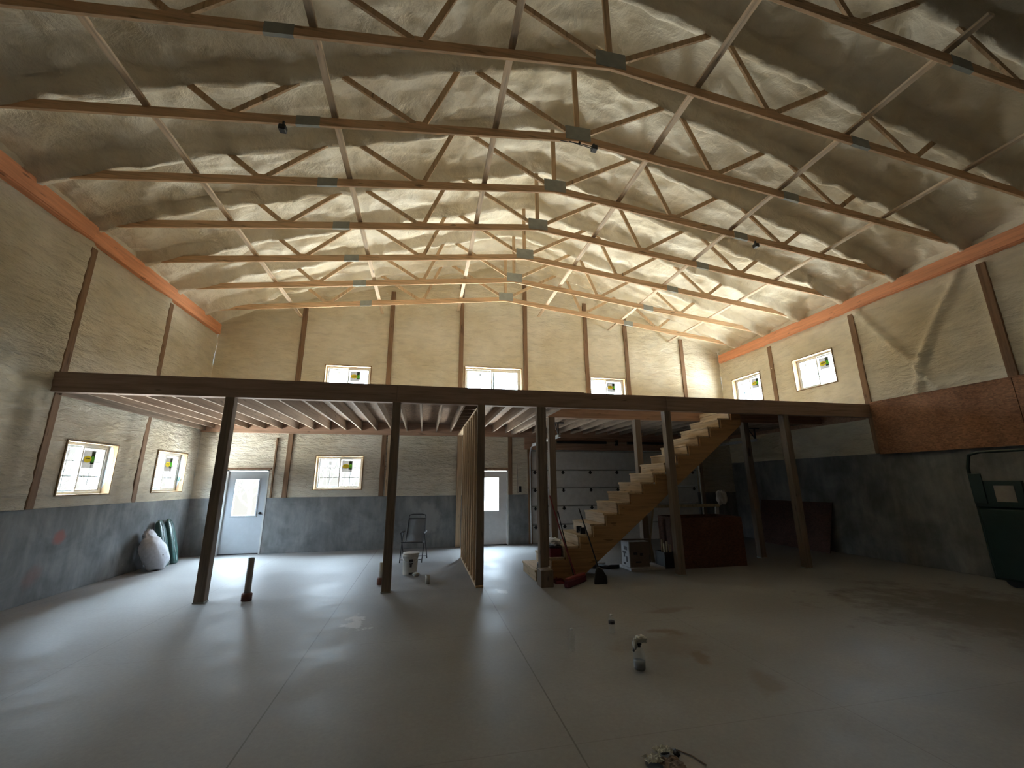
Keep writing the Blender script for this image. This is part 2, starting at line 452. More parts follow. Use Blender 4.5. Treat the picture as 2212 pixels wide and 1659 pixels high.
def tag(o, label, cat, group=None, kind=None):
    o['label'] = label; o['category'] = cat
    if group: o['group'] = group
    if kind: o['kind'] = kind
    return o
def struct(o, label=None):
    o['kind'] = 'structure'
    if label: o['label'] = label
    return o
def thing(name, loc, label, cat, group=None):
    o = bpy.data.objects.new(name, None); COL.objects.link(o); o.location = loc; o.empty_display_size = 0.1
    return tag(o, label, cat, group)
def kids(o): return [c for c in bpy.data.objects if c.parent == o]
def copy_tree(o, parent=None):
    c = o.copy(); COL.objects.link(c); c.parent = parent
    for ch in kids(o): copy_tree(ch, c)
    return c
def dup(o, loc, label, group=None):
    c = copy_tree(o); c.location = loc; c['label'] = label
    if group: c['group'] = group
    return c

# ------------------------------------------------------------------ floor and shell
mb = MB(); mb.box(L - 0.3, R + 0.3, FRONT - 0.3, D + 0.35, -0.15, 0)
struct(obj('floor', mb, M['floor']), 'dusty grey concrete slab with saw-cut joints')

def deck_z(x): return 8.66 - 0.30 * math.sqrt((x - CX) ** 2 + 0.04)
def frange(a, b, st):
    n = max(1, int(round((b - a) / st))); return [a + (b - a) * i / n for i in range(n + 1)]
def ceil_grid():
    xs = frange(L - 0.15, R + 0.15, 0.06)
    ys = frange(FRONT - 0.1, 1.9, 0.5) + frange(1.9, D + 0.12, 0.045)[1:]
    vs = []; tk = [TY(k) for k in range(-8, 8)]
    for y in ys:
        for x in xs:
            dx = abs(x - CX)
            dy = min(abs(y - t) for t in tk)
            wv = 0.085 * (1 + 0.5 * noise.noise(Vector((x * 1.7, y * 0.5, 3))))
            lump = 0.21 * math.exp(-(dy / (wv + 0.015)) ** 6) + 0.04 * math.exp(-(dy / 0.25) ** 2)
            lump *= 1 + 0.18 * noise.noise(Vector((x * 2.3, y, 9)))
            P = Vector((x, y, 0))
            nz = 0.055 * noise.noise(P * 1.1) + 0.055 * noise.noise(P * 2.7 + Vector((5, 1, 0))) + 0.026 * noise.noise(P * 7)
            ridge = 0.05 * (1 - min(1, abs(noise.noise(Vector((x * 0.9, y * 1.9, 20)))) * 7))
            heel = 0.19 * max(0, dx - 6.0) / 1.8
            z = deck_z(x) - lump + nz - ridge * 0.6 - heel
            vs.append((x, y, z))
    nx = len(xs); fs = []
    for j in range(len(ys) - 1):
        for i in range(nx - 1):
            fs.append((j * nx + i, (j + 1) * nx + i, (j + 1) * nx + i + 1, j * nx + i + 1))
    m = MB(); m.add(vs, fs, True); return m
struct(obj('ceiling', ceil_grid(), M['foam_c'], origin=(CX, 3, 6)), 'pitched ceiling sprayed with lumpy cream foam')

def foam_sheet(place, u0, u1, v0, v1, opens, topfn, amp, amp2, extra=None, step=0.05):
    us = set(round(u, 4) for u in frange(u0, u1, step)); vsx = set(round(v, 4) for v in frange(v0, v1, step))
    for (a, b, c, d) in opens:
        if b <= u0 or a >= u1 or d <= v0 or c >= v1: continue
        for t, S in ((a, us), (b, us), (c, vsx), (d, vsx)):
            if S is us and not (u0 < t < u1) or S is vsx and not (v0 < t < v1): continue
            near = [q for q in S if abs(q - t) < step * 0.45]
            for q in near: S.discard(q)
            S.add(round(t, 4))
    us = sorted(us); vv = sorted(vsx); pts = []
    for v in vv:
        for u in us:
            P = Vector((u, v, 0))
            d = amp * (noise.noise(Vector((u * 1.0, v * 1.9, 1))) + 0.6 * noise.noise(Vector((u * 2.2, v * 7.0, 4))))
            d += amp2 * (noise.noise(Vector((u * 5, v * 17, 2))) + 0.5 * noise.noise(Vector((u * 13, v * 24, 7))))
            if extra: d += extra(u, v)
            for (a, b, c, e) in opens:
                dd = max(a - u, u - b, c - v, v - e)
                if dd < 0.12: d *= max(0, dd) / 0.12
            pts.append(place(u, d, v))
    nu = len(us); fs = []
    for j in range(len(vv) - 1):
        for i in range(nu - 1):
            cu, cv = (us[i] + us[i + 1]) / 2, (vv[j] + vv[j + 1]) / 2
            if any(a < cu < b and c < cv < d for (a, b, c, d) in opens): continue
            if topfn and cv > topfn(cu): continue
            fs.append((j * nu + i, j * nu + i + 1, (j + 1) * nu + i + 1, (j + 1) * nu + i))
    m = MB(); m.add(pts, fs, True); return m

wo = lambda wl: [(a, b, c, d) for (w_, a, b, c, d) in WINS if w_ == wl]
BCOLS = [-3.53, -1.12, 0.97, 2.99, 5.04, 6.46, 8.53]
LCOLS = [2.63, 5.07, 7.51, 9.77]
RCOLS = [2.55, 5.0, 7.45, 9.92]
def col_dip(cols, depth, wd):
    def f(u, v):
        s = 0
        for c in cols:
            t = abs(u - c)
            s += depth * math.exp(-(t / wd) ** 2)
        return s
    return f
# doors / garage openings in the back wall: (x0, x1, z0, z1)
D1 = (-4.93, -3.96, 0, 2.07); D2 = (1.44, 2.42, 0, 2.07); GD = (3.12, 8.62, 0, 2.66)
# back wall, lower and upper foam
bdip = col_dip(BCOLS, -0.012, 0.12)
low = foam_sheet(lambda u, d, v: (u, D - d, v), L, R, ZC, 3.3, wo('back') + [D1, D2, GD], None, 0.016, 0.011, bdip)
def up_rough(u, v):
    return bdip(u, v)
up = foam_sheet(lambda u, d, v: (u, D - d, v), L, R, 3.3, 8.9, wo('back'), lambda x: deck_z(x) + 0.12, 0.026, 0.012, up_rough)
# back wall concrete (root), with the foam sheets as its parts
mb = MB()
for a, b in ((L - 0.2, D1[0]), (D1[1], D2[0]), (D2[1], GD[0]), (GD[1], R + 0.2)):
    mb.box(a, b, D, D + 0.2, 0, ZC)
wall_back = struct(obj('wall_back', mb, M['conc'], bevel=0.004), 'grey poured concrete base of the far gable wall')
o = obj('foam_lining', low, M['foam_lw'], wall_back); o['label'] = 'rough grey-cream foam below the mezzanine'
o = obj('foam_lining', up, M['foam_w'], wall_back); o['label'] = 'cream foam on the gable above the mezzanine'
for c in BCOLS:
    wz = {-3.53: 6.75, -1.12: 7.4}.get(c, deck_z(c) - 0.25)
    mb = MB(); mb.box(c - 0.065, c + 0.065, D - 0.035, D + 0.08, 3.3, min(wz, deck_z(c) - 0.12))
    obj('wall_post', mb, M['wpost'], wall_back, bevel=0.004)
for c in (-3.53, -1.12, 0.98, 2.48):
    mb = MB(); mb.box(c - 0.06, c + 0.06, D - 0.035, D + 0.08, ZC, 3.05)
    obj('wall_post', mb, M['wpost'], wall_back, bevel=0.004)
mb = MB(); mb.box(-1.02, -0.93, D - 0.03, D + 0.08, ZC, 3.05)
obj('wall_post', mb, M['stud'], wall_back, bevel=0.004)
mb = MB(); mb.box(-3.87, -3.83, D - 0.05, D + 0.06, ZC, 2.9)
obj('wall_post', mb, M['wpost'], wall_back, bevel=0.004)

# left wall
mb = MB(); mb.box(L - 0.2, L, FRONT, D + 0.2, 0, ZC)
wall_left = struct(obj('wall_left', mb, M['conc'], bevel=0.004), 'grey concrete base of the left wall with a red stain')
def lex(u, v):
    s = 0
    for c in LCOLS:
        t = u - c
        s += 0.07 * math.exp(-(t / 0.13) ** 2) + (0.05 * math.exp(-((t + 0.22) / 0.16) ** 2))
    return s
lf = foam_sheet(lambda u, d, v: (L + d, u, v), 0.6, D, ZC, 5.72, wo('left'), None, 0.020, 0.009, lex)
o = obj('foam_lining', lf, M['foam_lw'], wall_left)
lf2 = foam_sheet(lambda u, d, v: (L + d, u, v), FRONT, 0.6, ZC, 5.72, [], None, 0.020, 0.0, None, 0.25)
obj('foam_lining', lf2, M['foam_lw'], wall_left)
lf3 = foam_sheet(lambda u, d, v: (L + d, u, v), FRONT, D, 5.72, 6.5, [], None, 0.03, 0.0, None, 0.12)
obj('foam_lining', lf3, M['foam_w'], wall_left)
for c in LCOLS:
    mb = MB(); mb.box(L - 0.05, L + 0.085, c + 0.0, c + 0.14, ZC, 5.6)
    obj('wall_post', mb, M['wpost'], wall_left, bevel=0.01)

# right wall
mb = MB(); mb.box(R, R + 0.2, FRONT, D + 0.2, 0, ZCR)
wall_right = struct(obj('wall_right', mb, M['conc'], bevel=0.004), 'taller dark concrete base of the right wall')
def rex(u, v):
    s = 0
    for c in RCOLS:
        t = u - c
        s += 0.05 * math.exp(-(t / 0.12) ** 2)
    # foamed-over cross braces between two posts
    if 5.0 < u < 7.5 and 3.3 < v < 5.8:
        q = (u - 5.0) / 2.45
        for line in (5.75 - q * 0 - (1 - abs(2 * q - 1)) * 0, ):
            pass
        for d in (abs((v - 3.45) - (7.35 - u) * -0.0 - 0), ):
            pass
        wob = 0.05 * noise.noise(Vector((u * 4, v * 4, 0)))
        # brace one: from (7.35, 5.65) down to (6.05, 3.6); brace two: from (5.2, 5.6) down to (6.6, 3.45)
        def seg(a, b):
            a, b = Vector(a), Vector(b); p = Vector((u, v)); ab = b - a
            t = max(0, min(1, (p - a).dot(ab) / ab.length_squared)); return (p - a - ab * t).length
        for a, b in (((7.3, 5.6), (6.1, 3.5)), ((5.35, 5.6), (6.25, 4.2)), ((6.25, 4.2), (6.5, 3.45))):
            s += 0.075 * math.exp(-((seg(a, b) + wob) / 0.075) ** 2)
    return s
rf = foam_sheet(lambda u, d, v: (R - d, u, v), 0.6, D, ZCR, 5.72, wo('right'), None, 0.022, 0.008, rex)
obj('foam_lining', rf, M['foam_w'], wall_right)
rf2 = foam_sheet(lambda u, d, v: (R - d, u, v), FRONT, 0.6, ZCR, 5.72, [], None, 0.02, 0.0, None, 0.25)
obj('foam_lining', rf2, M['foam_w'], wall_right)
rf3 = foam_sheet(lambda u, d, v: (R - d, u, v), FRONT, D, 5.72, 6.5, [], None, 0.03, 0.0, None, 0.12)
obj('foam_lining', rf3, M['foam_w'], wall_right)
for c in RCOLS:
    mb = MB(); mb.box(R - 0.06, R + 0.05, c - 0.07, c + 0.07, ZCR, 5.6)
    obj('wall_post', mb, M['wpost'], wall_right, bevel=0.01)
# wall behind the camera
mb = MB(); mb.box(L - 0.2, R + 0.2, FRONT - 0.2, FRONT, 0, 8.9)
struct(obj('wall_front', mb, M['ply']), 'dark boarded wall behind the viewer')

def add_light_seal(parent, place, u0, u1, v0, v1, opens):  # unseen outer skin, added to seal light leaks around the lining
    us = sorted({u0, u1, *[q for o_ in opens for q in o_[:2]]}); vs = sorted({v0, v1, *[q for o_ in opens for q in o_[2:]]})
    m = MB()
    for i in range(len(us) - 1):
        for j in range(len(vs) - 1):
            cu, cv = (us[i] + us[i + 1]) / 2, (vs[j] + vs[j + 1]) / 2
            if any(a < cu < b and c < cv < d for (a, b, c, d) in opens): continue
            m.add([place(us[i], vs[j]), place(us[i + 1], vs[j]), place(us[i + 1], vs[j + 1]), place(us[i], vs[j + 1])], [(0, 1, 2, 3)])
    obj('light_seal_sheathing', m, M['gdoor'], parent)
add_light_seal(wall_back, lambda u, v: (u, D + 0.21, v), L - 0.25, R + 0.25, 0, 9.0, wo('back') + [D1, D2])
add_light_seal(wall_left, lambda u, v: (L - 0.21, u, v), FRONT - 0.25, D + 0.25, 0, 9.0, wo('left'))
add_light_seal(wall_right, lambda u, v: (R + 0.21, u, v), FRONT - 0.25, D + 0.25, 0, 9.0, wo('right'))

# ------------------------------------------------------------------ windows
def window(idx, wl, a, b, z0, z1, muntins, sticker=True, label='', wrap=None, flip=False):
    if wl == 'back': P = lambda u, w_, z: Vector((u, D + w_, z))
    elif wl == 'left': P = lambda u, w_, z: Vector((L - w_, u, z))
    else: P = lambda u, w_, z: Vector((R + w_, u, z))
    def bx(m, u0, u1, w0, w1, zz0, zz1):
        p, q = P(u0, w0, zz0), P(u1, w1, zz1)
        m.box(min(p.x, q.x), max(p.x, q.x), min(p.y, q.y), max(p.y, q.y), zz0, zz1)
    base = P((a + b) / 2, WD, z0)
    fr = MB(); t = 0.045; w0, w1 = WD - 0.07, WD + 0.03
    ia, ib, iz0, iz1 = a + 0.022, b - 0.022, z0 + 0.022, z1 - 0.022
    bx(fr, ia, ib, w0, w1, iz0, iz0 + t); bx(fr, ia, ib, w0, w1, iz1 - t, iz1)
    bx(fr, ia, ia + t, w0, w1, iz0 + t, iz1 - t); bx(fr, ib - t, ib, w0, w1, iz0 + t, iz1 - t)
    root = struct(obj(f'window_{idx}', fr, M['white'], origin=base, bevel=0.003), label)
    jb = MB()
    bx(jb, a, b, -0.02, WD + 0.06, z0 - 0.0, z0 + 0.022); bx(jb, a, b, -0.02, WD + 0.06, z1 - 0.022, z1)
    bx(jb, a, a + 0.022, -0.02, WD + 0.06, z0 + 0.022, z1 - 0.022); bx(jb, b - 0.022, b, -0.02, WD + 0.06, z0 + 0.022, z1 - 0.022)
    obj('window_jamb', jb, M['jamb'], root)
    ga, gb, gz0, gz1 = ia + t, ib - t, iz0 + t, iz1 - t
    mid = (ga + gb) / 2
    # in the left and right wall u runs away from / toward the camera
    first = True
    mul = 0.055 if (b - a) > 1.5 else 0.026
    for (s0, s1, off) in ((ga, mid + mul, 0.0), (mid - mul, gb, -0.03)):
        sh = MB(); sw = 0.034 if mul < 0.05 else 0.05
        q0, q1 = WD - 0.03 + off, WD + off
        bx(sh, s0, s1, q0, q1, gz0, gz0 + sw); bx(sh, s0, s1, q0, q1, gz1 - sw, gz1)
        bx(sh, s0, s0 + sw, q0, q1, gz0 + sw, gz1 - sw); bx(sh, s1 - sw, s1, q0, q1, gz0 + sw, gz1 - sw)
        so = obj('sash', sh, M['white'], root, bevel=0.002)
        gl = MB(); wv = WD - 0.012 + off
        bx(gl, s0 + sw, s1 - sw, wv - 0.002, wv + 0.002, gz0 + sw, gz1 - sw)
        obj('pane', gl, M['glass'], so)
        if muntins:
            mu = MB(); c = (s0 + s1) / 2; hz = (gz1 - gz0)
            bx(mu, c - 0.008, c + 0.008, wv + 0.003, wv + 0.010, gz0 + sw, gz1 - sw)
            for k in (1, 2):
                z = gz0 + hz * k / 3
                bx(mu, s0 + sw, s1 - sw, wv + 0.003, wv + 0.010, z - 0.008, z + 0.008)
            obj('muntin', mu, M['white'], so)
        near_right = (off != 0.0)
        if flip: near_right = (off == 0.0)
        if sticker and near_right:
            st = MB(); sgn = -1 if flip else 1
            us0 = (s1 - sw - 0.03) if flip else (s0 + sw + 0.03)
            ww, hh = 0.27, 0.30; zt = gz1 - sw - 0.03
            U = lambda f: us0 + sgn * ww * f
            w_ = wv - 0.004
            def quad(f0, f1, g0, g1, dw, mi):
                st.m = mi
                pts = [P(U(f0), w_ - dw, zt - hh * g0), P(U(f1), w_ - dw, zt - hh * g0), P(U(f1), w_ - dw, zt - hh * g1), P(U(f0), w_ - dw, zt - hh * g1)]
                st.add(pts, [(0, 1, 2, 3)])
            def oval(fc, gc, rf_, rg, dw, mi, n=18):
                st.m = mi
                pts = [P(U(fc + rf_ * math.cos(2 * math.pi * k / n)), w_ - dw, zt - hh * (gc + rg * math.sin(2 * math.pi * k / n))) for k in range(n)]
                st.add(pts, [tuple(range(n))])
            quad(0, 1, 0, 1, 0.0, 0)
            quad(0.66, 0.97, 0.04, 0.78, 0.0006, 3)
            oval(0.82, 0.50, 0.17, 0.19, 0.0010, 2)
            oval(0.38, 0.50, 0.34, 0.20, 0.0014, 1)
            quad(0.18, 0.58, 0.43, 0.49, 0.0018, 3)
            obj('sticker', st, [M['lab_g'], M['lab_y'], M['lab_n'], M['lab_d']], root)
        if not near_right:
            st = MB(); uc = (s0 + s1) / 2 - (0.05 if not flip else -0.05)
            w_ = wv - 0.004
            pts = [P(uc, w_, gz1 - sw - 0.05), P(uc + 0.07, w_, gz1 - sw - 0.05), P(uc + 0.07, w_, gz1 - sw - 0.14), P(uc, w_, gz1 - sw - 0.14)]
            st.add(pts, [(0, 1, 2, 3)]); obj('small_label', st, M['lab_s'], root)
    if wrap:   # torn house wrap stapled over the far side jamb
        wr = MB(); uj = b - 0.026
        prof = [(0.115, 0.03), (0.06, 0.05), (0.025, 0.16), (0.018, 0.42), (0.04, 0.66), (0.085, 0.80), (0.118, 0.93)]
        pts = [P(uj, q, z1 - (z1 - z0) * g) for q, g in prof] + [P(uj, 0.119, z1 - (z1 - z0) * 0.93), P(uj, 0.119, z1 - (z1 - z0) * 0.03)]
        wr.add(pts, [tuple(range(len(pts)))])
        wo_ = obj('house_wrap', wr, M['wrapd'], root)
        if wrap == 'NG':
            le = MB(); zz = z1 - (z1 - z0) * 0.72; h = 0.10; uf = uj - 0.003
            def stroke(p0, p1, th=0.009):
                A, B = P(uf, p0[0], zz + p0[1] * h), P(uf, p1[0], zz + p1[1] * h)
                le.bar(A, B, 0.002, th, up=(0, 0.0, 1) if abs(p0[1] - p1[1]) < 0.5 else (1, 0, 0))
            # N then G, read from inside with the letters running towards the room
            xn = [0.112, 0.078]; xg = [0.068, 0.034]
            stroke((xn[0], 0), (xn[0], 1)); stroke((xn[1], 0), (xn[1], 1)); stroke((xn[0], 1), (xn[1], 0))
            stroke((xg[0], 0.1), (xg[0], 0.9)); stroke((xg[0], 0.97), (xg[1], 0.97)); stroke((xg[0], 0.03), (xg[1], 0.03))
            stroke((xg[1], 0.05), (xg[1], 0.5)); stroke((xg[1], 0.5), ((xg[0] + xg[1]) / 2, 0.5))
            obj('printed_lettering', le, M['teal'], wo_)
    return root
window(1, *WINS[0], True, label='sliding window in the left wall nearer the viewer', wrap='plain')
window(2, *WINS[1], True, label='sliding window in the left wall nearest the corner', wrap='NG')
window(3, *WINS[2], True, label='sliding window in the far wall below the mezzanine')
window(4, *WINS[3], False, label='left upper window above the mezzanine edge')
window(5, *WINS[4], True, sticker=False, label='wide middle upper window above the mezzanine edge')
window(6, *WINS[5], False, label='small upper window right of the ridge line')
window(7, *WINS[6], True, label='right wall upper window next to the corner', flip=True)
window(8, *WINS[7], False, label='right wall upper window nearer the viewer', flip=True)

# ------------------------------------------------------------------ doors
def entry_door(idx, x0, gx0, gx1, gz0, gz1, knob_side, label):
    x1 = x0 + 0.914; H = 2.03; y0, y1 = D + 0.03, D + 0.075
    mb = MB()
    mb.box(x0, gx0, y0, y1, 0.02, H); mb.box(gx1, x1, y0, y1, 0.02, H)
    mb.box(gx0, gx1, y0, y1, 0.02, gz0); mb.box(gx0, gx1, y0, y1, gz1, H)
    dm = M['door'] if idx == 1 else M['door2']
    root = struct(obj(f'door_{idx}', mb, dm), label)
    fr = MB(); t = 0.035
    fr.box(gx0 - t, gx1 + t, y0 - 0.015, y0, gz0 - t, gz0); fr.box(gx0 - t, gx1 + t, y0 - 0.015, y0, gz1, gz1 + t)
    fr.box(gx0 - t, gx0, y0 - 0.015, y0, gz0, gz1); fr.box(gx1, gx1 + t, y0 - 0.015, y0, gz0, gz1)
    obj('window_trim', fr, dm, root, bevel=0.004)
    g = MB(); g.box(gx0, gx1, y0 + 0.02, y0 + 0.024, gz0, gz1); obj('pane', g, M['glass'], root)
    fj = MB()
    fj.box(x0 - 0.04, x0 - 0.003, D - 0.01, D + 0.22, 0, H + 0.04); fj.box(x1 + 0.003, x1 + 0.04, D - 0.01, D + 0.22, 0, H + 0.04)
    fj.box(x0 - 0.04, x1 + 0.04, D - 0.01, D + 0.22, H + 0.004, H + 0.04)
    obj('door_frame', fj, M['white'], root)
    th = MB(); th.box(x0, x1, D + 0.0, D + 0.16, 0, 0.018); obj('threshold', th, M['dark'], root)
    kx = x1 - 0.07 if knob_side > 0 else x0 + 0.07
    kn = MB(); kn.lathe([(0.0, -0.0), (0.028, 0.002), (0.030, 0.012), (0.012, 0.018), (0.012, 0.04), (0.03, 0.052), (0.028, 0.075), (0.0, 0.082)], (0, 0, 0), 16)
    kn.v = [Vector((kx + p.x, y0 - p.z, 0.98 + p.y)) for p in kn.v]
    obj('door_knob', kn, M['dark'], root)
    hx = x0 if knob_side > 0 else x1
    for hz in (0.25, 1.05, 1.80):
        h = MB(); h.tube([(hx, y0 - 0.008, hz - 0.05), (hx, y0 - 0.008, hz + 0.05)], 0.009, 8); obj('hinge', h, M['galv'], root)
entry_door(1, -4.902, *DOORWINS[0], 1, 'pale blue steel door with bare trees behind its glass')
entry_door(2, 1.476, *DOORWINS[1], -1, 'pale grey door with a white lit pane right of the stud wall')
# rough wooden header boards over the doors
for x0, x1 in ((D1[0] - 0.05, D1[1] + 0.05), (D2[0] - 0.02, D2[1] + 0.02)):
    mb = MB(); mb.box(x0, x1, D - 0.03, D + 0.1, 2.07, 2.11); obj('door_header', mb, M['wpost'], wall_back)

# garage door
gx0, gx1 = GD[0] + 0.0, GD[1]
gr = bpy.data.objects.new('door_3', None); COL.objects.link(gr); gr.location = ((gx0 + gx1) / 2, D + 0.06, 0); struct(gr, 'grey sectional overhead door behind the stairs')
zs = [0.0, 0.52, 1.04, 1.555, 2.07, 2.64]
for k in range(5):
    mb = MB(); mb.box(gx0, gx1, D + 0.05, D + 0.09, zs[k] + 0.006, zs[k + 1] - 0.006)
    p = obj('door_section', mb, M['gdoor'], gr, bevel=0.006)
    rl = MB(); rl.box(gx0, gx1, D + 0.035, D + 0.05, zs[k + 1] - 0.035, zs[k + 1] - 0.008); obj('section_rail', rl, M['steel'], p)
    for j in range(7):
        hx = gx0 + 0.12 + j * (gx1 - gx0 - 0.24) / 6
        h = MB(); h.box(hx - 0.025, hx + 0.025, D + 0.03, D + 0.05, zs[k + 1] - 0.13, zs[k + 1] - 0.03)
        h.box(hx - 0.05, hx + 0.05, D + 0.03, D + 0.045, zs[k + 1] - 0.10, zs[k + 1] - 0.075)
        if k < 4: obj('hinge', h, M['dark'], p)
mb = MB(); mb.box(GD[0] - 0.2, GD[1] + 0.3, D - 0.04, D + 0.1, 2.66, 3.02)
struct(obj('trim_1', mb, M['beam2']), 'dark wooden header above the overhead door')
mb = MB(); mb.box(GD[0] - 0.11, GD[0], D - 0.04, D + 0.1, 0, 2.66)
struct(obj('trim_2', mb, M['wpost']), 'wooden jamb at the left of the overhead door')
# tracks
def track(x, label, far):
    t = thing('overhead_door_track', (x, D - 0.06, 0), label, 'door track', 'overhead door tracks')
    m = MB(); m.tube([(x, D - 0.07, 0.02), (x, D - 0.07, 2.45), (x, D - 0.10, 2.58), (x, D - 0.2, 2.69), (x, D - 0.4, 2.74), (x, far + 0.2, 2.76)], 0.02, 6)
    obj('rail', m, M['galv'], t)
    m = MB(); m.box(x - 0.012, x + 0.012, far, D - 0.35, 2.735, 2.80); m.box(x - 0.012, x + 0.06, far, D - 0.35, 2.79, 2.80)
    m.box(x - 0.012, x + 0.06, far, D - 0.35, 2.73, 2.74)
    obj('support_angle', m, M['galv'], t)
    m = MB(); m.box(x - 0.015, x + 0.015, far + 0.02, far + 0.05, 2.80, 3.06); m.box(x - 0.14, x + 0.14, far + 0.01, far + 0.06, 3.06, 3.09)
    m.bar((x, far + 0.25, 3.09), (x, far + 0.04, 2.80), 0.02, 0.02); obj('hanger', m, M['dark'], t)
    return t
track(3.07, 'left galvanized track of the overhead door, hung from the joists', 9.3)
track(8.66, 'right galvanized track of the overhead door, in the dark corner', 9.5)
t = thing('torsion_spring_shaft', (5.9, D - 0.13, 2.80), 'dark spring shaft mounted over the overhead door', 'door spring')
m = MB(); m.tube([(3.3, D - 0.12, 2.88), (8.5, D - 0.12, 2.88)], 0.016, 8); obj('shaft', m, M['tan'], t)
for a, b in ((3.9, 5.5), (6.2, 7.9)):
    m = MB(); m.tube([(a, D - 0.12, 2.88), (b, D - 0.12, 2.88)], 0.04, 10); obj('spring', m, M['black'], t)
for a in (3.3, 5.85, 8.5):
    m = MB(); m.box(a - 0.03, a + 0.03, D - 0.16, D - 0.04, 2.80, 2.96); obj('bracket', m, M['dark'], t)

# wall keypad with cable
t = thing('wall_control_box', (2.77, D - 0.03, 1.45), 'small black control box on the foam beside the pale grey door', 'control box')
m = MB(); m.box(2.735, 2.80, D - 0.075, D - 0.0, 1.43, 1.60); obj('housing', m, M['black'], t, bevel=0.006)
m = MB(); m.tube([(2.70, D - 0.03, 1.4), (2.695, D - 0.035, 1.8), (2.68, D - 0.03, 2.25)], 0.005, 6); obj('cable', m, M['black'], t)

# ------------------------------------------------------------------ roof trusses
CH = 0.14
def chord_z(x): return 6.94 - 0.1215 * abs(x - CX)        # underside
def top_z(x): return 8.60 - 0.30 * abs(x - CX)
def truss(y):
    root = thing('roof_truss', (CX, y, chord_z(CX)), '', 'truss', 'timber roof trusses')
    for s in (-1, 1):
        xe = L + 0.03 if s < 0 else R - 0.03
        m = MB()
        poly = [(CX, y - 0.019, chord_z(CX)), (xe, y - 0.019, chord_z(xe)), (xe, y - 0.019, chord_z(xe) + CH), (CX, y - 0.019, chord_z(CX) + CH)]
        m.prism(poly, (0, 0, 0), (0, 0.038, 0)); obj('bottom_chord', m, M['chord'], root, bevel=0.003)
        B0 = [0, 2.42, 4.90]; Tp = [1.80, 3.74, 5.55]
        def P(dx, top): x = CX + s * dx; return Vector((x, y, top_z(x) if top else chord_z(x) + CH - 0.02))
        for a, b in ((P(0.10, 0) + Vector((0, 0, 0.03)), P(1.80, 1)), (P(2.38, 0), P(1.84, 1)), (P(2.48, 0), P(3.70, 1)), (P(4.86, 0), P(3.78, 1)), (P(4.94, 0), P(5.55, 1))):
            m = MB(); m.bar(a, b, 0.034, 0.078, up=(b - a).cross(Vector((0, 1, 0)))); obj('web', m, M['web'], root)
        x = CX + s * 3.92; zc = chord_z(x) + CH / 2; sl = -0.1215 * s
        m = MB()
        poly = [(x - 0.15, y - 0.022, zc - 0.075 - sl * 0.15), (x + 0.15, y - 0.022, zc - 0.075 + sl * 0.15), (x + 0.15, y - 0.022, zc + 0.075 + sl * 0.15), (x - 0.15, y - 0.022, zc + 0.075 - sl * 0.15)]
        m.prism(poly, (0, 0, 0), (0, 0.044, 0)); obj('splice_plate', m, M['steel'], root)
        for dx in (2.42, 4.90):
            x = CX + s * dx; z = chord_z(x) + CH
            m = MB(); m.box(x - 0.07, x + 0.07, y - 0.021, y + 0.021, z - 0.09, z + 0.03); obj('connector_plate', m, M['chord'], root)
    m = MB(); m.box(CX - 0.04, CX + 0.04, y - 0.018, y + 0.018, chord_z(CX) + CH, top_z(CX)); obj('king_post', m, M['web'], root)
    m = MB(); m.box(CX - 0.20, CX + 0.22, y - 0.024, y + 0.024, chord_z(CX) + 0.02, chord_z(CX) + 0.27); obj('gusset_plate', m, M['steel'], root, bevel=0.003)
    return root
NTH = ['only its right part in view, above all others', 'highest one crossing the whole photo', 'second one counted down from the top edge', 'third one counted down from the top edge',
       'fourth one counted down from the top edge', 'fifth one counted down from the top edge', 'sixth one counted down, next to last before the gable', 'last and lowest in the photo, just before the gable wall']
t0 = truss(TY(-1)); t0['label'] = 'timber roof truss, ' + NTH[0]
for k in range(0, 7):
    dup(t0, (CX, TY(k), chord_z(CX)), 'timber roof truss, ' + NTH[k + 1])
BR = [(-3.64, 'leftmost'), (-1.41, 'second from the left'), (0.85, 'third from the left, left of the ridge plates'), (3.44, 'first to the right of the ridge plates'), (5.87, 'second to the right of the ridge plates'), (8.05, 'rightmost')]
for x, nm in BR:
    z = chord_z(x) + CH
    mb = MB(); mb.box(x - 0.044, x + 0.044, 2.3, D - 0.02, z + 0.001, z + 0.038)
    tag(obj('truss_brace', mb, M['brace'], bevel=0.003), f'long pale board across the truss chords, {nm}', 'roof brace', 'boards laid across the truss chords')

# eave beams
for x0, x1, lab in ((L - 0.0, L + 0.11, 'orange-stained timber beam along the top of the left wall'), (R - 0.11, R + 0.0, 'orange-stained timber beam along the top of the right wall')):
    t = thing('eave_beam', ((x0 + x1) / 2, 3, 5.66), lab, 'beam')
    m = MB(); m.box(x0, x1, FRONT, D - 0.12, 5.68, 5.955); obj('outer_board', m, M['eave'], t, bevel=0.006)
    xi = x1 + 0.0 if x0 < 0 else x0 - 0.02
    m = MB(); m.box(xi, xi + 0.02, FRONT, 7.45, 5.70, 5.945); obj('lap_board', m, M['eave'], t, bevel=0.004)

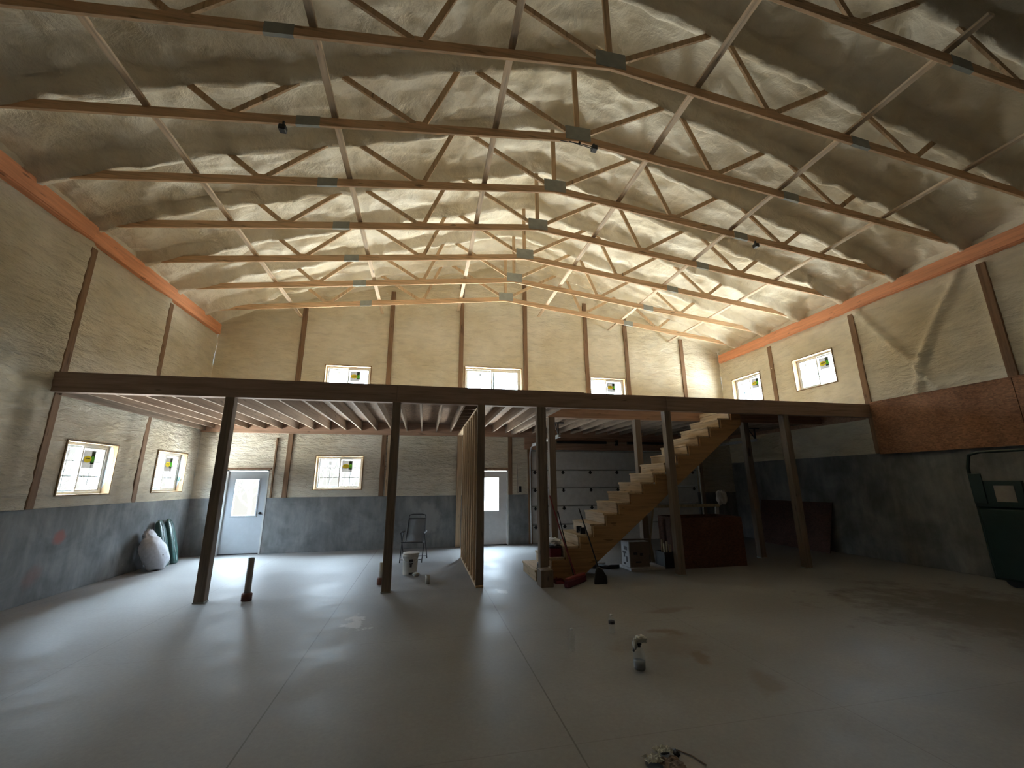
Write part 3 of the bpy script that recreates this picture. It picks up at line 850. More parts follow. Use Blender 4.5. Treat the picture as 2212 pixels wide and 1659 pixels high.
# small devices on the trusses
def device(x, z, k, lab, wires=False):
    y = TY(k) - 0.03
    t = thing('truss_mounted_fixture', (x, y, z), lab, 'fixture', 'small black boxes fixed to trusses')
    m = MB(); m.box(x - 0.045, x + 0.045, y - 0.05, y + 0.05, z - 0.04, z + 0.04); obj('housing', m, M['black'], t, bevel=0.01)
    m = MB(); m.box(x - 0.012, x + 0.012, y - 0.01, y + 0.02, z + 0.04, chord_z(x) + 0.02); obj('stem', m, M['dark'], t)
    if wires:
        m = MB(); m.tube([(x - 0.03, y, z + 0.03), (x - 0.25, y + 0.01, z + 0.06), (x - 0.55, y + 0.02, chord_z(x - 0.55) + 0.0)], 0.006, 6)
        m.tube([(x - 0.03, y, z + 0.0), (x - 0.25, y + 0.01, z + 0.04), (x - 0.4, y + 0.02, chord_z(x - 0.4) + 0.0)], 0.006, 6)
        m.blob((x - 0.24, y, z + 0.06), (0.02, 0.02, 0.03)); obj('wiring', m, M['black'], t)
device(-2.04, chord_z(-2.04) - 0.10, 1, 'small black box hanging under the second truss, left side')
device(2.43, chord_z(2.43) - 0.07, 1, 'small black box with loose wires under the steel plate of the second truss', True)
device(6.4, chord_z(6.4) - 0.09, 2, 'small black box hanging under the third truss, right side')

# ------------------------------------------------------------------ mezzanine
SX0, SX1 = 2.62, 6.55          # stair opening along X
ORD = 'first second third fourth fifth sixth seventh eighth ninth tenth eleventh twelfth thirteenth fourteenth fifteenth sixteenth seventeenth eighteenth nineteenth twentieth'.split()
def labelled(o, lab, cat, grp=None): return tag(o, lab, cat, grp)
t = thing('mezzanine_front_beam', (2.1, MB_Y, ZM), 'long dark built-up timber beam carrying the front edge of the mezzanine', 'beam')
seams = [L + 0.0, -0.52, 2.12, 4.77, R]
for a, b in zip(seams[:-1], seams[1:]):
    m = MB(); m.box(a + 0.002, b - 0.002, MB_Y, MB_Y + 0.13, ZM, ZT); obj('beam_ply', m, M['beam'], t, bevel=0.003)
m = MB(); m.box(L, 3.0, MB_Y - 0.0, MB_Y + 0.13, ZT, ZT + 0.014); obj('edge_strip', m, M['beam'], t)
# subfloor (with the stair opening)
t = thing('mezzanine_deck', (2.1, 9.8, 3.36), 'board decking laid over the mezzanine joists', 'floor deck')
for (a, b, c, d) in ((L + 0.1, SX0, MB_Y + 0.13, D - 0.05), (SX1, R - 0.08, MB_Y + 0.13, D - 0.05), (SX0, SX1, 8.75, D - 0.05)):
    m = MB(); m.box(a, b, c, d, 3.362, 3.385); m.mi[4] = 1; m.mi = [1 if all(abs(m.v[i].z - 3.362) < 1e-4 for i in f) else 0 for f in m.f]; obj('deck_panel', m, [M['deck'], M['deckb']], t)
# ledger on back wall
mb = MB(); mb.box(L + 0.02, R - 0.02, D - 0.099, D - 0.036, 3.02, 3.361)
tag(obj('ledger_board', mb, M['beam2'], bevel=0.003), 'long brown ledger under the joist ends along the far wall', 'ledger board')
mb = MB(); mb.box(L + 0.10, L + 0.14, MB_Y + 0.13, D - 0.10, 3.06, 3.36)
tag(obj('side_ledger', mb, M['joist'], bevel=0.003), 'brown board under the deck fixed along the left wall', 'ledger board')
mb = MB(); mb.box(R - 0.11, R - 0.07, MB_Y + 0.13, D - 0.10, 3.06, 3.36)
tag(obj('side_ledger', mb, M['beam2'], bevel=0.003), 'dark board under the deck fixed along the right wall', 'ledger board')
# inner beam behind the stair opening
mb = MB(); mb.box(SX0 - 0.02, R - 0.12, 8.62, 8.75, ZM, 3.36)
tag(obj('inner_beam', mb, M['beam2'], bevel=0.003), 'reddish brown beam behind the stair opening', 'beam')
mb = MB(); mb.box(SX0 - 0.12, SX0 - 0.03, MB_Y + 0.13, D - 0.10, ZM, 3.36)
tag(obj('stair_trimmer', mb, M['joist'], bevel=0.003), 'pale double joist at the left side of the stair opening', 'joist')
# joists
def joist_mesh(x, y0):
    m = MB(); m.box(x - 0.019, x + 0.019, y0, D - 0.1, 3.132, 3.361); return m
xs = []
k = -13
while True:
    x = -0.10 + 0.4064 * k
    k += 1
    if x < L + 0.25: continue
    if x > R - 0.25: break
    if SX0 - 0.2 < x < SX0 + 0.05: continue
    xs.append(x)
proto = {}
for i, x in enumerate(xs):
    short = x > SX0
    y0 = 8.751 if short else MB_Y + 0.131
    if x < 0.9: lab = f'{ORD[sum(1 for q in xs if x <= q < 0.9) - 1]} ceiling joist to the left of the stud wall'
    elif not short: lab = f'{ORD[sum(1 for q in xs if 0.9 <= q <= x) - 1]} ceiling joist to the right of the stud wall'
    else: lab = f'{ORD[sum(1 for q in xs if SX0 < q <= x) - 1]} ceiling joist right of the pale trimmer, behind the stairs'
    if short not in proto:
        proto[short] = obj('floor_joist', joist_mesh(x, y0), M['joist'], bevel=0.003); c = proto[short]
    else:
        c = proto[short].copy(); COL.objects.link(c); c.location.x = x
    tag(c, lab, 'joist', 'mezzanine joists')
# blocking between the two joists over the stud wall
for j in range(9):
    y = 7.75 + j * 0.47
    mb = MB(); mb.box(0.732, 1.098, y, y + 0.038, 3.22, 3.358)
    tag(obj('joist_blocking', mb, M['joist']), f'{ORD[j]} short block from the front beam, between joists above the stud wall', 'blocking', 'blocks above the stud wall')

# posts
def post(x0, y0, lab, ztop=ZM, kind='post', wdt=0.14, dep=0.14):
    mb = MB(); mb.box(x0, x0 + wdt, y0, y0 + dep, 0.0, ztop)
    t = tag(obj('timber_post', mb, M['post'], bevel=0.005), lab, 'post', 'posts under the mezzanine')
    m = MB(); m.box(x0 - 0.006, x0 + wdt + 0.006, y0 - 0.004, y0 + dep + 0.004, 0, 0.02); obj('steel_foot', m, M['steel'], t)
    return t
post(-3.225, MB_Y, 'leftmost dark timber post under the front beam, by the short floor pipe')
post(-0.585, MB_Y, 'dark timber post under the front beam left of the folding chair')
p4 = post(2.045, MB_Y + 0.0, 'dark timber post at the foot of the stairs with a block at its base')
m = MB(); m.box(1.98, 2.20, 7.17, 7.42, 0.0, 0.27); obj('base_block', m, M['post'], p4, bevel=0.008)
m = MB(); m.box(2.187, 2.225, MB_Y + 0.04, MB_Y + 0.13, 0.27, ZM); obj('side_stud', m, M['post'], p4)
post(4.70, MB_Y, 'timber post standing in front of the upper stair stringer')
post(7.52, MB_Y, 'dark timber post under the front beam right of the stairs')
post(2.63, 8.62, 'timber post behind the stairs beside the door track', ZM)
post(4.68, 8.62, 'timber post behind the stairs in front of the overhead door', ZM)
post(7.55, 8.62, 'rear timber post in the dark right of the stairs', ZM)

# stud wall with a doorway at its far end
t = thing('stud_wall', (0.985, 9.5, 0), 'open 2x6 stud wall standing edge-on in the middle under the mezzanine', 'stud wall')
X0, X1 = 0.92, 1.055
m = MB(); m.box(X0, X1, MB_Y + 0.0, 10.4, 0, 0.038); obj('bottom_plate', m, M['stud'], t, bevel=0.003)
m = MB(); m.box(X0, X1, MB_Y + 0.131, D - 0.1, 3.03, 3.068); obj('top_plate', m, M['stud'], t, bevel=0.003)
ys = [MB_Y + 0.0] + [MB_Y + 0.40 + 0.4064 * j for j in range(7)] + [11.98]
for j, y in enumerate(ys):
    m = MB(); m.box(X0, X1, y, y + 0.038, 0.038 if y < 10.4 else 0.0, ZM if j == 0 else 3.03); obj('stud', m, M['stud'] if j else M['post'], t, bevel=0.003)
m = MB(); m.box(X0 + 0.005, X0 + 0.06, 9.87, 9.91, 2.13, 2.15); obj('tag_strip', m, M['white'], t)

# ------------------------------------------------------------------ stairs
st = thing('staircase', (4.2, 8.1, 0), 'rough timber staircase rising right to the mezzanine', 'staircase')
SY0, SY1 = 7.64, 8.60; RUN, RISE, X1S = 0.271, 0.1879, 2.01
for k in range(1, 18):
    x = X1S + RUN * (k - 1); z = RISE * k
    m = MB(); m.box(x - 0.015, x + RUN + 0.005, SY0, SY1, z - 0.038, z); obj('tread', m, M['stair'], st, bevel=0.004)
    m = MB(); m.box(x + 0.005, x + 0.025, SY0 + 0.005, SY1 - 0.005, z - RISE + 0.001, z - 0.039); obj('riser', m, M['stair'], st)
def stringer(y0, y1):
    poly = []
    for k in range(1, 18):
        x = X1S + RUN * (k - 1); z = RISE * k - 0.04
        poly += [(x + 0.03, y0, z - RISE + 0.002 if k > 1 else 0.0), (x + 0.03, y0, z)]
    poly += [(X1S + RUN * 17 - 0.02, y0, RISE * 17 - 0.04), (X1S + RUN * 17 - 0.02, y0, RISE * 17 - 0.32), (X1S + 0.80, y0, 0.0)]
    m = MB(); n = len(poly)
    # triangulated strip: lower line against notched top line
    m2 = MB()
    import bmesh
    bm = bmesh.new(); vs = [bm.verts.new(p) for p in poly]; f = bm.faces.new(vs)
    r = bmesh.ops.extrude_face_region(bm, geom=[f]); nv = [g for g in r['geom'] if isinstance(g, bmesh.types.BMVert)]
    bmesh.ops.translate(bm, vec=(0, y1 - y0, 0), verts=nv)
    bmesh.ops.recalc_face_normals(bm, faces=bm.faces); bmesh.ops.triangulate(bm, faces=bm.faces)
    bm.verts.index_update()
    m2.add([v.co.copy() for v in bm.verts], [tuple(v.index for v in f.verts) for f in bm.faces]); bm.free()
    return m2
obj('stringer', stringer(SY0 - 0.04, SY0 - 0.002), M['string'], st)
obj('stringer', stringer(SY1 + 0.001, SY1 + 0.016), M['string'], st)
m = MB(); m.box(6.36, 6.60, SY0 - 0.02, SY1, 3.20, 3.245); obj('landing_board', m, M['stair'], st)

# ------------------------------------------------------------------ things on the floor, left
def pipe(x, y, h, r, mat, lab, sleeve=True):
    t = thing('floor_pipe', (x, y, 0), lab, 'pipe')
    m = MB(); m.lathe([(r - 0.006, 0.0), (r, 0.0), (r, h), (r - 0.006, h), (r - 0.006, 0.02)], (x, y, 0), 20); obj('pipe_stub', m, mat, t)
    if sleeve:
        m = MB(); m.lathe([(r + 0.003, 0), (r + 0.026, 0), (r + 0.028, 0.09), (r + 0.014, 0.11), (r + 0.003, 0.11)], (x, y, 0), 20); obj('sleeve', m, M['rust'], t)
pipe(-2.53, 7.47, 0.60, 0.045, M['pvcg'], 'tall grey drain pipe with a brown sleeve standing up from the floor at left')
pipe(-0.655, 8.07, 0.35, 0.035, M['pvc'], 'pale pipe stub mostly hidden behind the second post')
pipe(0.145, 7.92, 0.14, 0.038, M['pvc'], 'short white pipe stub on the floor near the stud wall', False)

# white sack leaning on the left wall
t = thing('white_sack', (-5.36, 10.42, 0), 'bulging white woven sack slumped against the left concrete wall', 'sack')
rot = Matrix.Rotation(R_(-16), 3, 'Y') @ Matrix.Rotation(R_(22), 3, 'X')
m = MB(); m.blob((-5.36, 10.40, 0.325), (0.19, 0.25, 0.36), 0.12, 2.2, 28, 18, 0.82, rot, 3)
for p in m.v: p.z = max(p.z, 0.004); p.x = max(p.x, L + 0.012)
obj('sack_body', m, M['bagw'], t)
m = MB(); m.blob((-5.50, 10.45, 0.60), (0.08, 0.15, 0.19), 0.35, 3.0, 22, 14, 0.75, rot, 5)
for p in m.v: p.x = max(p.x, L + 0.012)
obj('folded_neck', m, M['bagw'], t)
m = MB(); m.blob((-5.17, 10.34, 0.30), (0.012, 0.016, 0.016)); obj('spot', m, M['print'], t)
def long_sack(y, lab, top):
    t = thing('green_sack', (-5.38, y, 0), lab, 'sack', 'green plastic sacks against the left wall')
    a, b = Vector((-5.34, y, 0.0)), Vector((-5.60, y - 0.04, top))
    d = (b - a).normalized(); ang = math.atan2(b.x - a.x, b.z - a.z)
    rot = Matrix.Rotation(ang, 3, 'Y')
    c = (a + b) / 2
    m = MB(); m.blob(c, (0.065, 0.135, (b - a).length / 2 + 0.02), 0.05, 3.0, 24, 20, 0.62, rot, y)
    for p in m.v: p.z = max(p.z, 0.003); p.x = max(p.x, L + 0.012)
    obj('sack_body', m, M['bagg'], t)
    m = MB()
    pts = [c + rot @ Vector((0.064, -0.03 + 0.012 * math.sin(i * 1.3), -0.43 + 0.86 * i / 12)) for i in range(13)]
    m.tube(pts, [0.010 + 0.004 * math.sin(i * 2.1) for i in range(13)], 6); obj('seam_print', m, M['bagl'], t)
    m = MB(); m.blob(c + rot @ Vector((0, 0, 0.47)), (0.03, 0.09, 0.035), 0.35, 4, 12, 8, 1, rot, y); obj('tied_end', m, M['bagl'], t)
long_sack(10.86, 'dark green plastic sack leaning just behind the white sack', 0.93)
long_sack(11.20, 'dark green plastic sack leaning nearest the room corner', 0.93)

# folding chair
t = thing('folding_chair', (-0.16, 10.25, 0), 'black framed folding patio chair with grey sling fabric', 'chair')
RZ = Matrix.Rotation(R_(-9), 3, 'Z')
def C(x, y, z): return RZ @ Vector((x, y, z)) + Vector((-0.16, 10.25, 0))
r = 0.011
for s in (-1, 1):
    m = MB(); m.tube([C(s * .24, -.27, 0.0), C(s * .25, .02, .56), C(s * .25, .06, .60)], r, 8); obj('leg', m, M['dark'], t)
    m = MB(); m.tube([C(s * .27, .32, 0.0), C(s * .265, -.12, .57), C(s * .265, -.16, .60)], r, 8); obj('leg', m, M['dark'], t)
    m = MB(); m.tube([C(s * .26, -.22, .605), C(s * .265, .0, .62), C(s * .255, .22, .61)], [0.014, 0.02, 0.014], 8); obj('armrest', m, M['dark'], t)
    m = MB(); m.tube([C(s * .23, -.22, .42), C(s * .225, .14, .37), C(s * .215, .20, .42), C(s * .20, .38, .90), C(s * .19, .40, .955)], r, 8); obj('side_rail', m, M['dark'], t)
m = MB(); m.tube([C(-.19, .40, .955), C(-.1, .41, .975), C(.1, .41, .975), C(.19, .40, .955)], r, 8)
m.tube([C(-.20, .375, .88), C(.20, .375, .88)], r * .9, 8); obj('top_rail', m, M['dark'], t)
m = MB(); m.tube([C(-.23, -.22, .42), C(.23, -.22, .42)], r, 8); m.tube([C(-.26, .29, .05), C(.26, .29, .05)], r * .8, 8)
m.tube([C(-.24, -.25, .06), C(.24, -.25, .06)], r * .8, 8); obj('cross_rail', m, M['dark'], t)
m = MB()
pr = [(-.21, .42), (-.05, .395), (.12, .375), (.19, .41), (.24, .52), (.31, .70), (.375, .88)]
vs = [C(sx * .20, y, z) for (y, z) in pr for sx in (-1, 1)]
m.add(vs, [(2 * i, 2 * i + 1, 2 * i + 3, 2 * i + 2) for i in range(len(pr) - 1)], True)
o = obj('sling_fabric', m, M['mesh'], t); sm = o.modifiers.new('thick', 'SOLIDIFY'); sm.thickness = 0.004

# bucket
t = thing('plastic_bucket', (-0.18, 8.78, 0), 'dusty white five gallon bucket with dark print in front of the chair', 'bucket')
m = MB(); m.lathe([(0.0, 0.0), (0.132, 0.0), (0.134, 0.01), (0.148, 0.33), (0.158, 0.335), (0.158, 0.345), (0.150, 0.36), (0.150, 0.37), (0.142, 0.37), (0.128, 0.03), (0, 0.03)], (-0.18, 8.78, 0), 32)
obj('bucket_body', m, M['bucket'], t)
m = MB(); m.lathe([(0, 0.372), (0.156, 0.372), (0.160, 0.376), (0.160, 0.392), (0.14, 0.395), (0, 0.39)], (-0.165, 8.775, 0), 32); obj('lid', m, M['bucket'], t)
m = MB(); pts = [(-0.18 + 0.152 * math.cos(a), 8.78 + 0.152 * math.sin(a) , 0.33 - 0.10 * math.sin(math.pi * i / 14)) for i, a in enumerate([R_(180 + 180 * i / 14) for i in range(15)])]
m.tube(pts, 0.004, 6); obj('handle', m, M['galv'], t)
def curved(m, cx, cy, r, a0, a1, z0, z1, n=6):
    vs = []
    for i in range(n + 1):
        a = R_(a0 + (a1 - a0) * i / n)
        for z in (z0, z1):
            rr_ = r + 0.0145 * z / 0.33 * 0.95
            vs.append((cx + rr_ * math.cos(a), cy + rr_ * math.sin(a), z))
    m.add(vs, [(2 * i, 2 * i + 2, 2 * i + 3, 2 * i + 1) for i in range(n)])
m = MB(); curved(m, -0.18, 8.78, 0.1365, 262, 290, 0.20, 0.29); curved(m, -0.18, 8.78, 0.1365, 268, 284, 0.15, 0.20); curved(m, -0.18, 8.78, 0.1365, 262, 300, 0.02, 0.055)
obj('printed_mark', m, M['print'], t)
t = thing('crumpled_rag', (-0.06, 8.58, 0), 'small crumpled pale scrap at the foot of the bucket', 'rag')
m = MB(); m.blob((-0.06, 8.58, 0.035), (0.07, 0.05, 0.035), 0.4, 4, 18, 10, 1, None, 2); obj('rag_cloth', m, M['paper'], t)

# ------------------------------------------------------------------ things at the stairs
def broom_head(m, c, dirv, ln, wd, h):
    dirv = Vector(dirv).normalized()
    m.bar(Vector(c) - dirv * ln / 2, Vector(c) + dirv * ln / 2, wd, h)
t = thing('lobby_broom', (3.05, 7.22, 0), 'black upright broom with a flared head standing right of the stair foot', 'broom')
m = MB(); m.tube([(3.03, 7.24, 0.26), (2.94, 7.38, 0.72), (2.83, 7.53, 1.23)], 0.012, 8); obj('handle', m, M['black'], t)
m = MB(); m.prism([(2.93, 7.19, 0.0), (3.17, 7.19, 0.0), (3.16, 7.19, 0.12), (3.10, 7.20, 0.22), (3.05, 7.21, 0.27), (3.01, 7.21, 0.27), (2.97, 7.20, 0.2)], (0, 0, 0), (0.01, 0.06, 0)); obj('bristles', m, M['black'], t, bevel=0.01)
t = thing('push_broom', (2.62, 7.3, 0), 'dark red push broom lying at the stair foot, handle leaning on the post', 'broom')
m = MB(); broom_head(m, (2.62, 7.27, 0.13), (0.62, 0.55, 0), 0.62, 0.07, 0.035); obj('brush_block', m, M['redw'], t, bevel=0.008)
m = MB(); broom_head(m, (2.62, 7.27, 0.058), (0.62, 0.55, 0), 0.64, 0.10, 0.112); obj('bristles', m, M['bristle'], t, bevel=0.015)
m = MB(); m.tube([(2.62, 7.27, 0.15), (2.42, 7.33, 0.78), (2.235, 7.40, 1.47)], 0.013, 8); obj('handle', m, M['redw'], t)
t = thing('red_dustpan', (2.42, 7.42, 0), 'small dark red dustpan lying beside the push broom', 'dustpan')
m = MB(); m.box(2.30, 2.46, 7.37, 7.56, 0, 0.012); m.box(2.30, 2.46, 7.55, 7.565, 0, 0.05); m.box(2.295, 2.305, 7.37, 7.56, 0, 0.05); m.box(2.455, 2.465, 7.37, 7.56, 0, 0.05)
m.tube([(2.38, 7.56, 0.03), (2.38, 7.60, 0.05)], 0.014, 8); obj('pan', m, M['red'], t)
t = thing('black_pole', (2.62, 7.50, 0), 'thin black pole leaning on the lower stair stringer', 'pole')
m = MB(); m.tube([(2.67, 7.43, 0.0), (2.56, 7.52, 0.58), (2.45, 7.58, 1.13)], [0.012, 0.011, 0.009], 8); obj('shaft', m, M['black'], t)
m = MB(); m.tube([(2.452, 7.578, 1.12), (2.44, 7.586, 1.18)], 0.013, 8); obj('grip', m, M['dark'], t)
t = thing('red_toolbox', (2.42, 7.9, 0.376), 'dark red toolbox sitting on the second stair', 'toolbox')
z0 = RISE * 2
m = MB(); m.box(2.30, 2.53, 7.70, 8.10, z0 + 0.001, z0 + 0.155); obj('case', m, M['red'], t, bevel=0.012)
m = MB(); m.box(2.295, 2.535, 7.695, 8.105, z0 + 0.157, z0 + 0.185); obj('lid', m, M['print'], t, bevel=0.008)
m = MB(); m.tube([(2.295, 7.8, z0 + 0.10), (2.28, 7.82, z0 + 0.10), (2.28, 7.98, z0 + 0.10), (2.295, 8.0, z0 + 0.10)], 0.007, 6); obj('handle', m, M['black'], t)
t = thing('crumpled_white_bag', (2.42, 7.9, z0 + 0.187), 'crumpled white plastic bag on top of the red toolbox', 'bag')
m = MB(); m.blob((2.42, 7.9, z0 + 0.245), (0.14, 0.20, 0.055), 0.55, 3.4, 30, 14, 0.8, None, 9)
for p in m.v: p.z = max(p.z, z0 + 0.188)
obj('bag_film', m, M['wrap'], t)
t = thing('blue_roll', (2.36, 8.44, z0), 'small bright blue roll standing on the second stair behind the post', 'roll')
m = MB(); m.lathe([(0, 0.001), (0.05, 0.001), (0.052, 0.01), (0.052, 0.12), (0.045, 0.128), (0.02, 0.128), (0.02, 0.02), (0, 0.02)], (2.36, 8.44, z0), 20); obj('roll_body', m, M['blue'], t)
t = thing('hand_tool', (2.13, 7.82, RISE), 'small black tool lying on the lowest stair', 'tool')
m = MB(); m.blob((2.14, 7.82, RISE + 0.05), (0.045, 0.06, 0.045), 0.3, 4, 16, 10, 0.8); obj('tool_body', m, M['black'], t)
m = MB(); m.tube([(2.12, 7.78, RISE + 0.02), (2.06, 7.72, RISE + 0.015)], 0.012, 6); obj('tool_handle', m, M['black'], t)
z5 = RISE * 4
t = thing('bar_clamp', (2.96, 7.9, z5), 'dark metal clamp lying on the fourth stair', 'clamp')
m = MB(); m.bar((2.93, 7.72, z5 + 0.03), (2.99, 8.12, z5 + 0.03), 0.012, 0.02); obj('bar', m, M['dark'], t)
m = MB(); m.box(2.92, 3.02, 7.73, 7.76, z5 + 0.001, z5 + 0.12); m.box(2.94, 3.04, 7.98, 8.01, z5 + 0.001, z5 + 0.12); obj('jaws', m, M['dark'], t)

# ------------------------------------------------------------------ clutter under the right part of the mezzanine
t = thing('white_carton', (4.28, 8.32, 0.05), 'white printed carton standing on a low board behind the stairs', 'carton')
m = MB(); m.box(4.07, 4.50, 8.12, 8.46, 0.051, 0.53); obj('carton_body', m, M['card'], t, bevel=0.004)
m = MB(); m.box(4.09, 4.50, 8.117, 8.119, 0.06, 0.52); obj('brown_side', m, M['cardb'], t)
m = MB()
for (a, b, c, d) in ((8.20, 8.34, 0.36, 0.43), (8.24, 8.40, 0.29, 0.33), (8.30, 8.36, 0.22, 0.29), (8.20, 8.26, 0.14, 0.24), (8.28, 8.38, 0.08, 0.12)): m.box(4.067, 4.069, a, b, c, d)
for (a, b, c, d) in ((4.16, 4.24, 0.28, 0.33), (4.30, 4.36, 0.26, 0.31), (4.2, 4.32, 0.13, 0.16)): m.box(a, b, 8.114, 8.116, c, d)
obj('printed_marks', m, M['print'], t)
m = MB(); m.bar((4.02, 8.42, 0.535), (4.62, 8.30, 0.545), 0.10, 0.018); obj('flap', m, M['cardb'], t)
mb = MB(); mb.box(4.04, 4.78, 8.02, 8.52, 0.0, 0.05)
tag(obj('low_board', mb, M['paint'], bevel=0.004), 'low pale board on the floor carrying the white carton', 'board')
t = thing('strap_pile', (3.65, 8.5, 0), 'tangled dark strap on the floor left of the white carton', 'strap')
m = MB(); pts = [(3.25 + 0.072 * i + 0.05 * math.sin(i * 2.3), 8.75 - 0.05 * i + 0.10 * math.sin(i * 1.7), 0.035 + 0.02 * math.sin(i * 3.1)) for i in range(10)]
m.tube(pts, 0.033, 8); obj('strap_coil', m, M['print'], t)
m = MB(); m.blob((3.36, 8.80, 0.045), (0.07, 0.05, 0.045), 0.4, 4); m.blob((3.72, 8.78, 0.03), (0.12, 0.04, 0.03), 0.4, 4); obj('cloth_end', m, M['wrap'], t)
# sawhorse
t = thing('sawhorse', (5.9, 8.98, 0), 'pale wooden sawhorse with crossed legs behind the right post', 'sawhorse')
m = MB(); m.box(5.02, 6.88, 8.93, 8.97, 1.12, 1.18); obj('top_rail', m, M['tan'], t, bevel=0.003)
for (a, b, mt) in (((4.86, 8.90, 0.98), (4.96, 8.80, 0.0), 'tan'), ((5.08, 8.95, 1.16), (4.86, 8.95, 0.0), 'paint'), ((5.16, 9.02, 1.12), (5.0, 9.12, 0.0), 'tan'), ((6.80, 8.95, 1.12), (6.70, 8.95, 0.0), 'paint')):
    m = MB(); m.bar(a, b, 0.04, 0.09, up=(1, 0, 0)); obj('leg', m, M[mt], t, bevel=0.003)
t = thing('hanging_white_cloth', (6.88, 8.92, 1.05), 'crumpled whitish cloth hung over the right end of the sawhorse', 'cloth')
m = MB(); m.blob((6.94, 8.93, 1.32), (0.12, 0.09, 0.17), 0.45, 2.6, 24, 14, 0.9, None, 4); obj('cloth_body', m, M['paint'], t)
mb = MB(); mb.bar((6.62, 9.15, 0.0), (6.66, 9.19, 2.35), 0.04, 0.09, up=(1, 0, 0))
tag(obj('standing_board', mb, M['post'], bevel=0.003), 'narrow brown board standing upright behind the sawhorse', 'board')
t = thing('plywood_crate', (5.88, 8.3, 0), 'waist-high reddish strand board crate in the dark right of the stairs', 'crate')
for (a, b, c, d, e, f) in ((5.16, 6.64, 8.0, 8.02, 0, 0.97), (5.16, 6.64, 8.78, 8.80, 0, 0.97), (5.16, 5.18, 8.02, 8.78, 0, 0.97), (6.62, 6.64, 8.02, 8.78, 0, 0.97), (5.18, 6.62, 8.02, 8.78, 0, 0.02)):
    m = MB(); m.box(a, b, c, d, e, f); obj('crate_panel', m, M['osbd'], t)
t = thing('scrap_bin', (4.98, 8.30, 0), 'dark open bin of pale offcuts beside the white carton', 'bin')
m = MB(); m.box(4.84, 5.10, 8.12, 8.14, 0, 0.30); m.box(4.84, 5.10, 8.44, 8.46, 0, 0.30); m.box(4.84, 4.86, 8.14, 8.44, 0, 0.30); m.box(5.08, 5.10, 8.14, 8.44, 0, 0.30); m.box(4.86, 5.08, 8.14, 8.44, 0, 0.02)
obj('bin_body', m, M['black'], t)
for (x, y, h, dx) in ((4.90, 8.20, 0.46, 0.0), (4.97, 8.24, 0.50, 0.02), (5.04, 8.20, 0.44, -0.01), (4.93, 8.36, 0.52, 0.03)):
    m = MB(); m.bar((x, y, 0.022), (x + dx, y + 0.01, h), 0.02, 0.045); obj('offcut', m, M['tan'], t)
t = thing('leaning_sheet', (9.8, 9.9, 0), 'dark reddish board sheet leaning against the right concrete wall', 'board sheet')
m = MB(); m.prism([(9.62, 8.80, 0.0), (9.62, 11.05, 0.0), (9.94, 11.05, 1.16), (9.94, 8.80, 1.16)], (0, 0, 0), (0.014, 0, 0.004)); obj('sheet', m, M['ply'], t)
# strand board band on the right wall
t = thing('strand_board_band', (9.9, 3.5, 2.28), 'wide band of strand board sheets fixed along the right wall', 'wall boards')
for a, b in ((5.02, 7.40), (2.58, 5.01), (0.14, 2.57)):
    m = MB(); m.box(R - 0.085, R - 0.073, a, b, 2.26, 3.41); obj('board_sheet', m, M['osb'], t)
m = MB(); m.box(R - 0.088, R - 0.06, 0.14, 7.40, 3.412, 3.43); obj('cap_board', m, M['osb'], t)
# dark green machine cabinet at the far right
t = thing('green_machine', (9.45, 5.3, 0), 'dark green machine with a tube frame in the dark at far right', 'machine')
m = MB(); m.box(9.30, 9.80, 4.7, 5.60, 0.10, 1.25); obj('body', m, M['green'], t, bevel=0.04)
m = MB(); m.box(9.285, 9.30, 5.42, 5.60, 1.3, 1.8); m.box(9.30, 9.36, 4.95, 5.6, 1.25, 1.68); obj('side_panel', m, M['green'], t, bevel=0.01)
m = MB(); m.box(9.292, 9.299, 5.05, 5.3, 1.34, 1.60); obj('panel_window', m, M['pvcg'], t)
m = MB(); m.tube([(9.34, 5.58, 0.1), (9.34, 5.60, 1.9), (9.35, 5.55, 2.12), (9.36, 5.40, 2.16), (9.4, 4.7, 2.16)], 0.025, 8); obj('tube_frame', m, M['green'], t)
for y in (4.95, 5.4):
    m = MB(); m.tube([(9.40, y, 0.12), (9.72, y, 0.12)], 0.12, 16); obj('wheel', m, M['black'], t)

# ------------------------------------------------------------------ bottles and paper on the floor
def bottle(x, y, h, r, lab, band=None):
    t = thing('plastic_bottle', (x, y, 0), lab, 'bottle', 'clear plastic bottles on the floor')
    m = MB(); m.lathe([(0, 0.001), (r * .9, 0.001), (r, 0.008), (r, h * .35), (r * .94, h * .42), (r, h * .5), (r, h * .66), (r * .8, h * .78), (r * .38, h * .9), (r * .36, h * .95), (0, h * .95)], (x, y, 0), 20)
    obj('bottle_body', m, M['clear'], t)
    m = MB(); m.lathe([(0, h * .94), (r * .44, h * .94), (r * .44, h), (0, h)], (x, y, 0), 16); obj('cap', m, M['white'], t)
    if band:
        m = MB(); m.lathe([(r * 1.01, h * .48), (r * 1.02, h * .5), (r * 1.02, h * .62), (r * 1.01, h * .64)], (x, y, 0), 20); obj('label_band', m, M[band], t)
bottle(1.585, 4.58, 0.21, 0.032, 'small clear empty bottle, leftmost on the open floor')
bottle(2.22, 4.99, 0.19, 0.036, 'clear bottle with a dark label band, farthest on the open floor', 'print')
t = thing('spray_bottle', (2.05, 4.03, 0), 'clear spray bottle with a black trigger and a cloth on top', 'spray bottle')
m = MB(); m.lathe([(0, 0.001), (0.05, 0.001), (0.055, 0.01), (0.055, 0.12), (0.045, 0.16), (0.02, 0.19), (0.018, 0.20), (0, 0.20)], (2.05, 4.03, 0), 24); obj('bottle_body', m, M['clear'], t)
